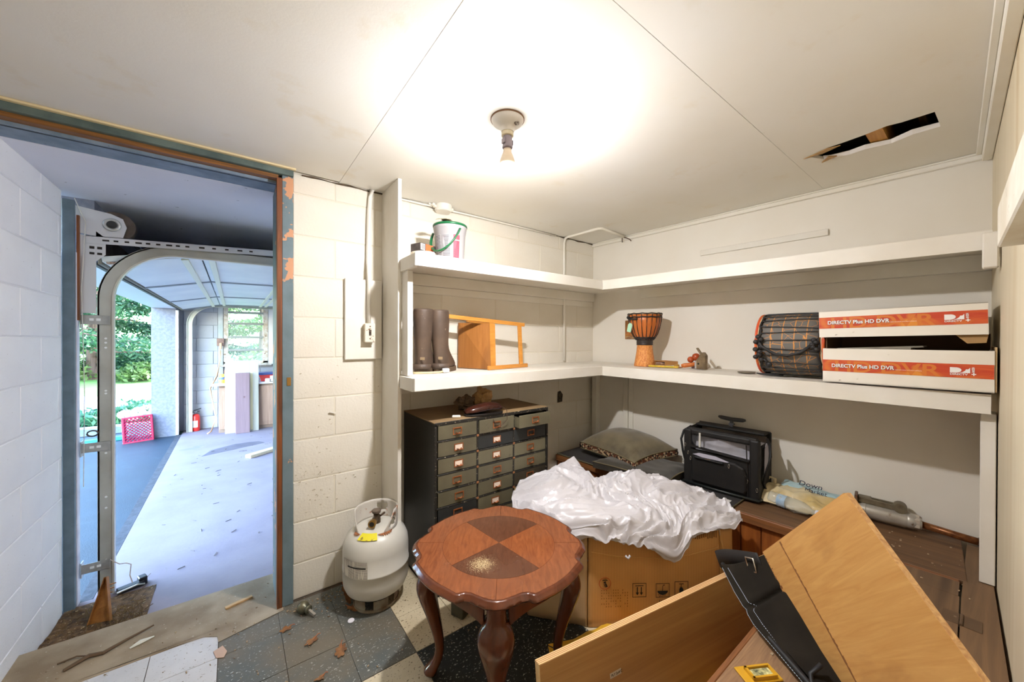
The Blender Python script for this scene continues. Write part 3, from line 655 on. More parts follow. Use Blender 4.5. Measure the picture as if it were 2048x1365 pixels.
# ------------------------------------------------------------------ items on the lower shelf, along the shelf wall (wall frame)
def wbt(name,label,cat,s,off,z,rz=0,group=None):
    e=Vector((.0696,-.9976)); n=Vector((-.9976,-.0696)); return thing(name,label,cat,(2.455+e.x*s+n.x*off,2.079+e.y*s+n.y*off,z),AB+rz,group)
t=wbt('goblet_drum','small carved goblet drum laced with black cord, left on shelf','drum',.668,.350,1.1145)
DW=wood('drum_orange',(214,126,56),(186,96,38),2,14,8,.4); DRK=mt('black_cord',(34,32,32),.6)
carv=NB('carved_foot'); w=carv.n('ShaderNodeTexVoronoi'); w.inputs['Scale'].default_value=1; carv.l(carv.co((150,150,70)),w.inputs[0])
carv.bump(w.outputs['Distance'],.8,.004); CARV=carv.out(carv.mix(carv.ramp(w.outputs['Distance'],.2,.7),(206,118,52),(232,160,88)),.5)
obj('drum_foot',lathe(BM(),[(0,0),(.066,0),(.067,.004),(.060,.04),(.052,.09),(.0475,.138),(0,.138)],36),CARV,t,smooth=True)
obj('waist_band',lathe(BM(),[(0,.138),(.050,.138),(.052,.142),(.050,.150),(.052,.156),(.050,.164),(.052,.172),(.056,.180),(0,.18)],36),mt('waist_black',(48,38,34),.5),t,auto=40)
prof=[(.050,.17),(.062,.185),(.078,.212),(.090,.25),(.098,.29),(.103,.335),(.0,.335)]
obj('drum_bowl',lathe(BM(),[(0,.17)]+prof,40),DW,t,smooth=True)
obj('drum_skin',lathe(BM(),[(0,.347),(.100,.347),(.103,.343),(.103,.335),(0,.335)],40),mt('goat_skin',(232,222,198),.6),t)
bm=BM(); N=20
for k in range(N):
    a=2*PI*k/N; P=[]
    for r,z in prof[:-1]: P.append(((r+.003)*math.cos(a),(r+.003)*math.sin(a),z))
    tube(bm,P,.0024,5)
obj('lacing',bm,DRK,t)
bm=BM()
for z,r in ((.340,.106),(.318,.104),(.186,.064),(.178,.058)): tube(bm,[(r*math.cos(2*PI*k/36),r*math.sin(2*PI*k/36),z+.002*math.sin(k*2)) for k in range(36)],.0042,6,close=True)
tube(bm,[(.109*math.cos(a),.109*math.sin(a),.325-.02*math.sin((a+2.8)*1.4)) for a in np.linspace(-2.8,-1.5,10)],.006,6)
obj('rim_rope',bm,DRK,t,smooth=True)
bm=BM(); prism(bm,[(-.014,0),(.014,0),(.016,.045),(.008,.058),(-.008,.058),(-.016,.045)],0,.0012,M=Matrix.Translation((-.046,-.118,.222))@Matrix.Rotation(R(14),4,'Y')@Matrix.Rotation(PI/2,4,'X'))
obj('price_tag',bm,mt('mint_tag',(176,222,190),.6),t)
t=wbt('parts_carton','small flattened brown carton lying open beside the goblet drum','box',.80,.33,1.127,R(-30))
obj('carton_shell',box(box(box(box(BM(),-.06,.06,-.045,.045,.001,.003),-.06,.06,-.045,.045,.024,.026),-.06,-.058,-.045,.045,.001,.026),.058,.06,-.045,.045,.001,.026),CARD,t)
obj('foam_lining',B(-.034,.034,-.048,.03,.004,.018,.003),mt('taupe_foam',(168,140,120),.8,c2=(140,112,96),sc=60),t)
t=wbt('pencil','thick yellow pencil lying under the small brown carton','pencil',.83,.39,1.121,R(8))
obj('pencil_body',tube(BM(),[(-.105,0,0),(.075,0,0)],.0065,6),mt('pencil_yellow',(226,176,50),.4,c2=(190,170,40),sc=40),t)
obj('pencil_tip',tube(BM(),[(.075,0,0),(.10,0,0)],[.0065,.002],6),EDGE,t)
obj('ferrule',tube(BM(),[(-.115,0,0),(-.105,0,0)],.0067,8),COP,t)
t=wbt('wooden_toy','orange beaded wooden toy lying behind the staple gun','toy',.98,.30,1.115,R(20))
BEADM=mt('red_bead',(170,74,36),.25)
bm=BM(); ell(bm,(-.035,0,.052),(.019,.019,.019)); ell(bm,(-.005,0,.068),(.024,.024,.024)); obj('bead',bm,BEADM,t,smooth=True)
obj('grooved_stick',tube(BM(),[(-.085,-.02,.014),(-.07,-.02,.016),(-.03,-.015,.022),(.01,-.01,.03),(.03,0,.04)],[.010,.014,.013,.013,.012],10),DW,t,smooth=True)
obj('wicker_end',tube(BM(),[(-.125,-.03,.012),(-.112,-.03,.013),(-.095,-.03,.013)],[.006,.012,.008],8),mt('wicker',(166,124,58),.7),t,smooth=True)
obj('stand_block',B(-.03,.0,-.02,.012,.0005,.03,.002),mt('dark_block',(70,40,30),.5),t)
t=wbt('staple_gun','grey metal staple gun standing on end near the middle','staple gun',1.02,.34,1.1145,R(-20))
SG=mt('cast_metal',(150,132,104),.4,.6,c2=(120,104,82),sc=30)
obj('gun_body',prism(BM(),[(-.033,0),(.033,0),(.034,.082),(.018,.100),(.004,.094),(-.004,.070),(-.028,.052)],-.014,.014,M=Matrix.Rotation(PI/2,4,'X'),bev=.003),SG,t)
obj('lever',bar(BM(),(.0,0,.088),(-.030,0,.124),.016,.010,bev=.003),SG,t)
obj('gun_nose',B(-.037,-.022,-.0155,.0155,.0,.05,.003),mt('nickel',(206,206,210),.25,.8),t)
obj('pivot_hole',tube(BM(),[(-.008,-.0152,.032),(-.008,-.0146,.032)],.006,10),DARK,t)
tag(obj('flat_disc',lathe(BM(),[(0,0),(.040,0),(.042,.003),(.040,.006),(0,.006)],24),mt('grey_lid',(126,116,98),.5,.3)),'flat grey metal lid lying mid shelf, left of the big drum','lid').location=(2.16,.79,1.1145)
# big laced drum on its side
t=wbt('laced_drum','large patterned drum on its side, tied with black rope','drum',1.475,.40,1.1150,0)
Rr=.148; L=.25
Mx=Matrix.Translation((0,0,Rr+.004))@Matrix.Rotation(PI/2,4,'Y')
PT=NB('woven_drum'); vo=PT.n('ShaderNodeTexVoronoi',feature='DISTANCE_TO_EDGE',distance='MANHATTAN'); vo.inputs['Scale'].default_value=1; PT.l(PT.co((22,30,30)),vo.inputs[0])
wv=PT.n('ShaderNodeTexWave',bands_direction='X'); wv.inputs['Scale'].default_value=7; PT.l(PT.co(),wv.inputs[0])
f=PT.ramp(vo.outputs['Distance'],.012,.022,1,0); f2=PT.ramp(wv.outputs['Fac'],.975,.99); mm=PT.n('ShaderNodeMath',operation='MAXIMUM'); PT.l(f,mm.inputs[0]); PT.l(f2,mm.inputs[1])
PT=PT.out(PT.mix(mm.outputs[0],(108,104,98),(214,146,72)),.7)
obj('drum_shell',lathe(BM(),[(0,-L/2),(Rr*.93,-L/2),(Rr*.97,-L/4),(Rr*.98,0),(Rr*.97,L/4),(Rr*.93,L/2),(0,L/2)],48,M=Mx),PT,t,smooth=True)
def xring(x,r,n=40,wob=0): return [Mx@Vector((r*math.cos(2*PI*k/n),r*math.sin(2*PI*k/n),x+wob*math.sin(k*1.9))) for k in range(n)]
for sx_ in (-1,1): obj('red_rim',tube(BM(),xring(sx_*L/2,Rr*.96),.007,8,close=True),mt('red_orange_rim',(206,64,36),.5,c2=(226,120,50),sc=9),t,smooth=True)
for sx_ in (-1,1): obj('rope_hoop',tube(BM(),xring(sx_*(L/2-.014),Rr*.985,40,.004),.0045,6,close=True),DRK,t,smooth=True)
for sx_ in (-1,1): obj('skin_hem',tube(BM(),xring(sx_*(L/2-.006),Rr*.965),.0035,6,close=True),mt('cream_hem',(226,208,170),.7),t,smooth=True)
bm=BM()
for k in range(26):
    a=2*PI*k/26; b=a+R(5)*math.sin(k*2.3); tube(bm,[Mx@Vector((Rr*1.0*math.cos(a),Rr*1.0*math.sin(a),-L/2+.014)),Mx@Vector((Rr*1.01*math.cos((a+b)/2),Rr*1.01*math.sin((a+b)/2),0)),Mx@Vector((Rr*math.cos(b),Rr*math.sin(b),L/2-.014))],.0026,5)
obj('lacing',bm,DRK,t)
bm=BM(); z0_=Rr+.004
P=[(-.115,-Rr*.97,z0_+.02),(-.10,-Rr*1.03,z0_-.01),(-.05,-Rr*1.02,z0_-.045),(0,-Rr*1.0,z0_-.052),(.05,-Rr*1.02,z0_-.035),(.10,-Rr*1.02,z0_+.01)]
tube(bm,P,.007,6)
for q in range(10): ell(bm,(-.112+.012*math.sin(q*2.2),-Rr*1.03-.006*math.cos(q),z0_+.035-.012*q),(.012,.010,.011),8,6)
for q in range(5): ell(bm,(.095+.008*math.sin(q*2),-Rr*1.03,z0_+.02-.010*q),(.011,.009,.010),8,6)
tube(bm,[(-.09,-Rr*1.02,z0_-.07),(-.07,-Rr*1.0,z0_-.09)],.006,6); ell(bm,(-.07,-Rr*1.0,z0_-.095),(.014,.010,.012),8,6)
obj('knotted_rope',bm,DRK,t,smooth=True)
tag(obj('rope_tail',tube(BM(),[(2.10,.61,1.1185),(2.09,.66,1.1185),(2.08,.70,1.1195),(2.075,.715,1.123)],[.005,.006,.005,.003],6),DRK,smooth=True),'loose black rope end trailing left of the big drum','rope')

# two long printed cartons
def logo(par,x,y,z,s):
    WL=mt('white_ink',(244,240,236),.5); mx=Matrix.Translation((x,y,z))@Matrix.Rotation(PI/2,4,'X')
    n=12; arc=[(0,0),(0,.9)]+[(.6+.65*math.cos(a),.45+.45*math.sin(a)) for a in np.linspace(PI*.42,-PI*.5,n)]
    obj('emblem',prism(BM(),[(a*s,b*s) for a,b in arc],0,.0004,M=mx),WL,par)
    p2=[(2.15,.9),(2.15,0),(.95,0),(1.35,.12),(1.62,.38),(1.72,.62),(1.95,.62)]
    obj('emblem',prism(BM(),[(a*s,b*s) for a,b in p2],0,.0004,M=mx),WL,par)
    text('DIRECTV',s*.42,WL,(x,y-.0004,z-s*.38),par,sx=1.12,bold=s*.01)
    text('HDDVR',s*.40,WL,(x+s*2.32,y-.0004,z+s*.98),par,rot=(PI/2,R(90),0),sx=.62,bold=s*.012)
    text('+',s*.9,WL,(x+s*2.26,y-.0004,z-s*.48),par,bold=s*.03)
BAND=NB('orange_print_band'); fa=BAND.noise(1,3,.5,1.2,co=BAND.co((9,9,30))); fb_=BAND.noise(1,2,.5,.8,co=BAND.co((6,6,14)))
BAND=BAND.out(BAND.mix(BAND.ramp(fb_,.52,.66),BAND.mix(BAND.ramp(fa,.4,.6),(196,66,34),(210,92,42)),(222,142,50)),.45)
GHOST=mt('ghost_letter',(212,120,44),.45); WL=mt('white_ink',(244,240,236),.5); CW_=mt('coated_card',(240,234,222),.5,c2=(230,222,206),sc=4,dirt=(180,170,150),dsc=30,dth=(.68,.74))
INNER=mt('carton_inside',(92,66,40),.85)
def dvr(label,s,off,z,rz,ry,open_):
    t=wbt('printed_carton',label,'box',s,off,z,rz,'long white and orange printed cartons'); t.rotation_euler[1]=ry
    L_,D_,H_=.436,.36,(.138 if open_ else .108)
    w=.004; bm=BM()
    if open_:
        box(bm,0,L_,0,w,0,H_); box(bm,0,L_,D_-w,D_,0,H_); box(bm,0,w,w,D_-w,0,H_); box(bm,L_-w,L_,w,D_-w,0,H_); box(bm,0,L_,0,D_,0,.004)
    else:
        box(bm,0,L_,0,w,0,H_); box(bm,0,L_,D_-w,D_,0,H_); box(bm,0,w,w,D_-w,0,H_); box(bm,L_-w,L_,w,D_-w,0,H_); box(bm,0,L_,0,D_,H_-.004,H_)
    obj('carton_shell',bm,CW_,t)
    zb,zt=(.045,.092) if open_ else (.036,.082)
    obj('colour_band',B(.0005,L_-.001,-.0012,-.0002,zb,zt),BAND,t)
    text('HD DVR',.060,GHOST,(.035,-.0014,zb+.001),t,ext=.0002,sx=1.28,bold=.001)
    text('DIRECTV Plus HD DVR',.0195,mt('print_shadow',(60,40,34),.6),(.0285,-.0019,zb+.0165),t,ext=.0001,sx=.93,bold=.0012)
    text('DIRECTV Plus HD DVR',.0195,WL,(.028,-.0026,zb+.017),t,ext=.0002,sx=.93,bold=.0005)
    text('DIGITAL VIDEO RECORDER WITH MULTI-SATELLITE',.0035,WL,(.196,-.0016,zb+.016),t,ext=.0001)
    logo(t,L_-.094,-.0022,zb+.017,.0205)
    if open_:
        obj('end_flap',box(BM(),L_+.001,L_+.005,.004,D_-.01,.002,H_+.012),mt('flap_edge',(196,168,126),.8),t)
        obj('inner_flap',B(.006,L_-.006,.012,.30,H_-.012,H_-.009),INNER,t)
        obj('raised_back_flap',B(.002,L_-.002,.302,.306,H_-.01,H_+.060),INNER,t)
        obj('raised_side_flap',B(.004,.008,.03,.30,H_-.01,H_+.050),INNER,t)
        bx=mt('grey_sleeve',(150,142,128),.6,c2=(120,112,98),sc=12)
        bm=BM(); box(bm,-.02,.17,0,.16,0,.008,.001,M=Matrix.Translation((.08,.02,.128))@Matrix.Rotation(R(-3),4,'Y')); obj('flat_sleeve',bm,bx,t)
        bm=BM(); box(bm,-.10,.14,0,.16,0,.006,.001,M=Matrix.Translation((.14,.03,.139))@Matrix.Rotation(R(-3),4,'Y')); obj('flat_sleeve',bm,bx,t)
    else:
        obj('top_flap',prism(BM(),[(L_-.07,0),(L_,0),(L_-.005,-.028),(L_-.045,-.03)],0,.003,M=Matrix.Translation((0,.02,.0))@Matrix.Rotation(PI/2,4,'X')),mt('flap_tan',(170,134,86),.8),t)
    return t
dvr('open printed carton sitting on the shelf, orange band, lower of two',1.608,.60,1.1146,R(-2.5),R(0),True)
dvr('upturned printed carton on top, thinner white flap edge, upper of two',1.596,.60,1.2985,R(-2.5),R(-1.2),False)

settle(1.064,-.0004)
CARDS=.375
t=wbt('picture_card','brown picture card hanging on the wall behind the small drum','card',CARDS,.006,1.292,R(0))
obj('card_face',B(-.06,.06,-.006,0,0,.145,.001),mt('sepia_card',(176,116,52),.5,c2=(130,84,36),sc=14),t)
obj('card_band',B(-.051,.051,-.0072,-.006,.03,.07),mt('sepia_light',(206,140,70),.5,c2=(150,80,40),sc=20),t)
obj('card_base',B(-.053,.053,-.0072,-.006,.003,.022),mt('sepia_dark',(120,74,50),.5,c2=(200,170,120),sc=40),t)
# ------------------------------------------------------------------ on the bench: pillows, carrier, shopping bag, jack
VELV=mt('olive_velvet',(124,111,82),.85,c2=(94,83,60),sc=6,dirt=(124,114,88),dsc=5,dth=(.55,.75),bs=.25,bsc=16,bd=.006)
VELV.node_tree.nodes['Principled BSDF'].inputs['Sheen Weight'].default_value=.5
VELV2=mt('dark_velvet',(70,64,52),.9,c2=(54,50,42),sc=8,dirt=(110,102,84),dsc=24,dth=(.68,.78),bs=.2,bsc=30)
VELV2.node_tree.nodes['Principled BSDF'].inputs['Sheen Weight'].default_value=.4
PIP=mt('velvet_piping',(112,100,72),.8)
def pillow_half(bm,w,d,h,sgn,z,n=28,pe=5):
    def f(u,v):
        a,b=u*2-1,v*2-1
        pin=1-.10*(abs(a)**2)*(1-abs(b)**2)*0-.0
        x=w/2*a*(1-.07*(1-b*b)*0); y=d/2*b
        x*=1-.13*(1-b*b)*abs(a)**3
        y*=1-.13*(1-a*a)*abs(b)**3
        e=(1-abs(a)**pe)*(1-abs(b)**pe)
        zz=h*max(e,0)**(.62 if pe>3 else .58)+.004*noise.noise(Vector((a*3,b*3,z)))*e
        wr=.006*math.sin(14*math.atan2(b,a)+3*a)*max(0,abs(a*a*.5+b*b*.5)-.25)*e**.3
        return Vector((x,y,z+sgn*(zz+wr)))
    grid(bm,n,n,f)
def pborder(w,d,z,n=14):
    P=[]
    for k in range(4*n):
        q,r=divmod(k,n); tt=r/n*2-1
        a,b=[(tt,-1),(1,tt),(-tt,1),(-1,-tt)][q]
        x=w/2*a*(1-.13*(1-b*b)*abs(a)**3); y=d/2*b*(1-.13*(1-a*a)*abs(b)**3); P.append(Vector((x,y,z)))
    return P
t=wbt('velvet_pillow','plump olive velvet pillow with checkered side band, upper of the two','pillow',.455,.215,.474,R(-13)); t.rotation_euler[0]=R(4); t.rotation_euler[1]=R(0)
w_,d_=.54,.41
bm=BM(); pillow_half(bm,w_,d_,.105,1,.045,pe=2.6); obj('pillow_top',bm,VELV,t,smooth=True)
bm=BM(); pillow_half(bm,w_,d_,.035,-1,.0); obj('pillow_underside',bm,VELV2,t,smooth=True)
GUS=NB('cube_pattern'); ch=GUS.n('ShaderNodeTexChecker'); ch.inputs['Scale'].default_value=1
GUS.l(GUS.co((58,58,58),(R(45),R(35),R(45))),ch.inputs[0]); ch.inputs[1].default_value=lin((36,28,26)); ch.inputs[2].default_value=lin((206,178,138))
nz=GUS.noise(42,1); GUS=GUS.out(GUS.mix(GUS.ramp(nz,.52,.54),ch.outputs[0],(104,58,36)),.6)
A_,B_=pborder(w_,d_,.0),pborder(w_,d_,.045); bm=BM(); va=[bm.verts.new(p) for p in A_]; vm=[bm.verts.new((p.x*1.02,p.y*1.02,.022)) for p in A_]; vb=[bm.verts.new(p) for p in B_]
for q in range(len(va)):
    k2=(q+1)%len(va); bm.faces.new((va[q],va[k2],vm[k2],vm[q])); bm.faces.new((vm[q],vm[k2],vb[k2],vb[q]))
obj('side_band',bm,GUS,t,smooth=True)
obj('piping',tube(BM(),B_,.0045,6,close=True),PIP,t,smooth=True); obj('piping',tube(BM(),A_,.0045,6,close=True),PIP,t,smooth=True)
t=wbt('seat_cushion','flat dark olive velvet cushion overhanging the bench, lower of the two','cushion',.655,.335,.4105,R(0))
w_,d_=.52,.40
bm=BM(); pillow_half(bm,w_,d_,.024,1,.045,pe=9); obj('cushion_top',bm,VELV2,t,smooth=True)
A_,B_=pborder(w_,d_,.004),pborder(w_,d_,.045); bm=BM(); va=[bm.verts.new(p) for p in A_]; vb=[bm.verts.new(p) for p in B_]
for q in range(len(va)):
    k2=(q+1)%len(va); bm.faces.new((va[q],va[k2],vb[k2],vb[q]))
bm.faces.new(va[::-1]); obj('cushion_side',bm,mt('dark_side',(48,44,38),.9,c2=(60,54,44),sc=10),t)
obj('piping',tube(BM(),B_,.004,6,close=True),PIP,t,smooth=True)

NYL=mt('black_nylon',(17,15,14),.6,c2=(25,22,20),sc=10,bs=.2,bsc=200,bd=.001); NYL2=mt('black_webbing',(28,24,22),.7)
GREY=mt('grey_lining',(204,202,210),.7,c2=(160,158,164),sc=8,bs=.3,bsc=8,bd=.02)
t=wbt('pet_carrier','black soft pet carrier with open zips and trolley handle on the bench','carrier',.905,.305,.4105,R(0))
Wc,Dc,Hc=.40,.235,.345
NICK=mt('nickel_pull',(206,200,188),.25,.8)
bm=BM(); box(bm,0,Wc,0,Dc,0,.02,.008); box(bm,0,Wc,Dc-.012,Dc,.0,Hc,.006); box(bm,0,.02,.02,Dc,.0,Hc-.01,.008); box(bm,Wc-.018,Wc,.02,Dc,.0,Hc-.05,.008)
obj('carrier_shell',bm,NYL,t)
# rounded top and front frame bars
bm=BM(); box(bm,0,.045,-.004,.03,.0,Hc-.012,.010,2); box(bm,Wc-.048,Wc,-.004,.034,.0,Hc-.012,.010,2)
box(bm,.04,Wc-.04,-.002,.024,Hc-.045,Hc-.008,.010,2)
obj('front_frame',bm,NYL,t)
obj('top_panel',box(box(BM(),.01,Wc-.01,.14,Dc,Hc-.014,Hc,.006),.01,Wc-.01,.0,.04,Hc-.026,Hc-.004,.008),NYL,t)
obj('lower_front',B(.03,Wc-.03,.0,.02,.012,.215,.006),NYL,t)
obj('window_sill_strip',bar(BM(),(.04,-.003,.235),(Wc-.045,-.003,.215),.03,.006),NYL2,t)
bm=BM(); grid(bm,20,10,lambda u,v:Vector((.05+.30*u,.030+.02*math.sin(u*7+1)*v+.05*abs(u-.45)+.012*noise.noise(Vector((u*5,v*5,1))),.20+.115*v)))
obj('inner_flap',bm,GREY,t,smooth=True,solid=.003)
obj('lining',B(.024,Wc-.022,Dc-.02,Dc-.013,.02,Hc-.03),mt('taupe_lining',(140,130,122),.8,c2=(190,184,180),sc=6),t)
bm=BM(); prism(bm,[(.06,.235),(.02,.31),(.035,.33),(.33,.315),(.35,.23)],0,.001,M=Matrix.Translation((0,.012,0))@Matrix.Rotation(PI/2,4,'X'))
obj('mesh_window',bm,glass('mesh_film',(150,148,150),.3,.10),t)
bm=BM(); prism(bm,[(.055,.03),(.335,.03),(.345,.05),(.345,.13),(.33,.17),(.29,.188),(.06,.195),(.05,.18)],0,.022,M=Matrix.Translation((0,.0,0))@Matrix.Rotation(PI/2,4,'X'),bev=.008)
obj('front_pocket',bm,NYL,t)
bm=BM(); prism(bm,[(.065,.192),(.10,.206),(.19,.206),(.26,.190),(.25,.186),(.12,.184)],0,.003,M=Matrix.Translation((0,-.0215,.0))@Matrix.Rotation(PI/2,4,'X'))
obj('pocket_lining',bm,mt('lilac_lining',(190,186,200),.7),t)
obj('handle_grip',bar(BM(),(.075,-.028,.178),(.235,-.028,.176),.020,.012,bev=.005),mt('rubber_grip',(22,22,24),.35),t)
text('SHERPA',.011,mt('orange_ink',(214,148,60),.5),(.135,-.0345,.174),t,bold=.0003)
obj('bottom_piping',tube(BM(),[(.0,-.006,.012),(Wc*.5,-.010,.010),(Wc,-.006,.012),(Wc+.004,.03,.012)],.008,8),mt('piping_black',(30,34,32),.4),t,smooth=True)
obj('side_piping',tube(BM(),[(Wc-.052,-.006,.02),(Wc-.054,-.006,.15),(Wc-.06,-.006,.30)],.003,6),NYL2,t)
def loopflap(x,sx):
    bm=BM(); P=[(x,.05,.10),(x+sx*.012,.045,.18),(x+sx*.02,.05,.25),(x+sx*.015,.07,.30),(x,.12,.325)]
    tube(bm,P,.007,8,sx=1); tube(bm,[(x,.05,.10),(x,.10,.05),(x,.16,.03)],.006,6); return obj('side_flap',bm,NYL,t,smooth=True)
loopflap(Wc+.006,1.6); loopflap(-.006,-1.6)
bm=BM(); prism(bm,[(.05,.10),(.055,.28),(.08,.31),(.14,.30),(.10,.16)],0,.002,M=Matrix.Translation((Wc+.010,0,0))@Matrix.Rotation(PI/2,4,'Z')@Matrix.Rotation(PI/2,4,'X'))
obj('side_lining',bm,mt('lilac_lining',(190,186,200),.7),t)
def pull(x,y,z,tilt=0):
    bm=BM(); P=[(.004*math.cos(a)*(1),0,.011*math.sin(a)) for a in np.linspace(0,2*PI,14,endpoint=False)]
    tube(bm,P,.0015,5,close=True); o=obj('zip_pull',bm,NICK,t,smooth=True); o.location=(x,y,z); o.rotation_euler=(0,tilt,0)
for p in ((.052,-.026,.165),(.012,-.008,.235),(.262,-.030,.170),(Wc-.055,-.010,.105),(Wc-.008,-.010,.07),(-.004,.0,.13),(.03,-.008,.19)): pull(*p)
bm=BM(); tube(bm,[(.20,Dc-.03,Hc-.01),(.20,Dc-.03,Hc+.042)],.010,8); loft(bm,[[Vector((.20+a*.014,Dc-.03+b*.012,z)) for a,b in ((-1,-1),(1,-1),(1,1),(-1,1))] for z in (Hc+.01,Hc+.02)])
obj('handle_stem',bm,mt('trolley_grey',(70,70,72),.4),t)
bm=BM(); tube(bm,[(.125,Dc-.03,Hc+.052),(.14,Dc-.03,Hc+.049),(.20,Dc-.03,Hc+.044),(.26,Dc-.03,Hc+.047),(.275,Dc-.03,Hc+.050)],[.006,.012,.013,.012,.006],8,sx=.9)
obj('handle_bar',bm,mt('trolley_grey',(70,70,72),.4),t,smooth=True)
obj('luggage_tag',B(.09,.10,-.004,.002,.235,.32),mt('clear_tag',(214,210,200),.3),t)

# shopping bag and bottle
t=wbt('shopping_bag','crumpled cream and blue plastic shopping bag between carrier and plywood','bag',1.47,.12,.4015)
BAGC=mt('cream_film',(236,222,184),.3,c2=(214,186,120),sc=7); BAGC.node_tree.nodes['Principled BSDF'].inputs['Alpha'].default_value=.86
BAGB=mt('blue_film',(166,200,206),.35,c2=(190,212,214),sc=9)
def crumpgrid(f,nu,nv,amp,fr,seed,clampz=None):
    def g(u,v):
        p=Vector(f(u,v)); q=Vector((u*fr,v*fr,seed)); e=min(1,6*min(u,1-u,v,1-v)+.25)
        d=(1-abs(noise.noise(q))*2)*.6+(1-abs(noise.noise(q*2.3))*2)*.3
        p.z+=amp*d*e; p.x+=amp*.5*noise.noise(q+Vector((9,0,0))); p.y+=amp*.5*noise.noise(q+Vector((0,9,0)))
        if clampz is not None: p.z=max(p.z,clampz)
        return p
    bm=BM(); grid(bm,nu,nv,g); return bm
obj('bag_body',crumpgrid(lambda u,v:(-.20+.42*u,-.15+.235*v,.012+.070*math.sin(PI*min(v*1.0,1))**.7*(1-.5*abs(u-.45))),60,36,.022,5,2.2,.002),BAGC,t,smooth=True)
obj('blue_print',crumpgrid(lambda u,v:(-.10+.30*u,-.035+.115*v,.088+.012*math.sin(PI*v)-.03*u),40,18,.014,4,5.1),BAGB,t,smooth=True)
text('Down',.040,mt('navy_ink',(44,52,70),.6),(-.03,-.012,.108),t,rot=(R(40),0,R(-4)))
text('Market',.032,mt('navy_ink',(44,52,70),.6),(.0,-.040,.090),t,rot=(R(40),0,R(-4)))
bm=BM(); tube(bm,[(-.19,-.02,.02),(-.185,0,.07),(-.165,.01,.105),(-.14,.01,.10),(-.135,-.01,.06),(-.13,-.03,.03)],.006,6,sx=2)
obj('bag_handle',bm,BAGC,t,smooth=True)
t=wbt('water_bottle','crushed clear plastic water bottle lying in front of the shopping bag','bottle',1.345,.235,.437,R(-14))
GL=glass('bottle_plastic',(226,228,216),.12,.42)
mx=Matrix.Rotation(PI/2,4,'Y')
bm=lathe(BM(),[(0,-.01),(.028,-.008),(.032,.0),(.032,.03),(.030,.035),(.032,.05),(.031,.07),(.030,.09),(.033,.11),(.031,.13),(.030,.145),(.022,.168),(.012,.182),(.011,.20)],26,M=mx)
for v in bm.verts:
    q=noise.noise(v.co*45); v.co+=Vector((0,v.co.y,v.co.z))*q*.28
obj('bottle_body',bm,GL,t,smooth=True)
obj('bottle_label',lathe(BM(),[(.0325,.035),(.0325,.075)],26,M=mx,cap=False),mt('pale_blue_label',(196,214,226),.4,c2=(150,180,206),sc=30),t,smooth=True)
obj('bottle_cap',lathe(BM(),[(0,.20),(.014,.20),(.014,.216),(0,.216)],18,M=mx),mt('bottle_cap',(224,226,236),.4),t)
# door closer / pump on the bench
t=wbt('air_cylinder','old silver pneumatic cylinder with rusty rod lying along the wall','cylinder',1.70,.082,.446,R(4))
SIL=mt('silver_paint',(196,192,182),.35,.4,c2=(178,172,160),sc=14,dirt=(110,76,50),dsc=18,dth=(.66,.72))
mx=Matrix.Rotation(PI/2,4,'Y')@Matrix.Diagonal((1,1,1,1))
obj('cylinder_body',lathe(BM(),[(0,-.03),(.036,-.03),(.038,-.012),(.038,-.002),(.036,0),(.037,.02),(.036,.13),(.034,.138),(.035,.14),(.034,.158),(.030,.166),(.030,.176),(.027,.184),(0,.184)],32,M=mx),SIL,t,auto=35)
obj('hex_nut',lathe(BM(),[(0,.160),(.0345,.160),(.0345,.176),(0,.176)],6,M=mx),mt('nut_white',(216,206,190),.4,.4),t)
obj('rusty_rod',tube(BM(),[(.184,0,-.006),(.30,0,-.018),(.345,0,-.022)],.0155,14),mt('rust_rod',(112,66,36),.35,.5,c2=(150,96,52),sc=60),t,smooth=True)
obj('rod_collar',tube(BM(),[(.345,0,-.022),(.360,0,-.0235)],.0185,14),mt('collar_grey',(130,124,112),.4,.5),t)
obj('end_plate',B(-.042,-.030,-.038,.036,-.03,.075,.003),mt('rusted_plate',(120,104,84),.5,.4,c2=(96,62,42),sc=24),t)
bm=BM(); bar(bm,(-.03,-.010,.052),(.115,-.010,.046),.012,.026,bev=.003); bar(bm,(-.03,.022,.056),(.10,.022,.052),.010,.016,bev=.002)
box(bm,-.03,.02,-.015,.028,.036,.066,.004)
obj('linkage_arm',bm,mt('pitted_metal',(132,122,100),.5,.5,c2=(104,92,74),sc=30),t)
bm=lathe(BM(),[(0,-.026),(.022,-.026),(.024,-.02),(.024,.02),(.022,.026),(0,.026)],20,M=Matrix.Translation((.115,.004,.05))@Matrix.Rotation(PI/2,4,'X')); obj('pivot_boss',bm,mt('pitted_metal',(132,122,100),.5,.5),t,auto=35)
obj('body_hump',ell(BM(),(.125,.01,.020),(.035,.024,.024)),SIL,t,smooth=True)

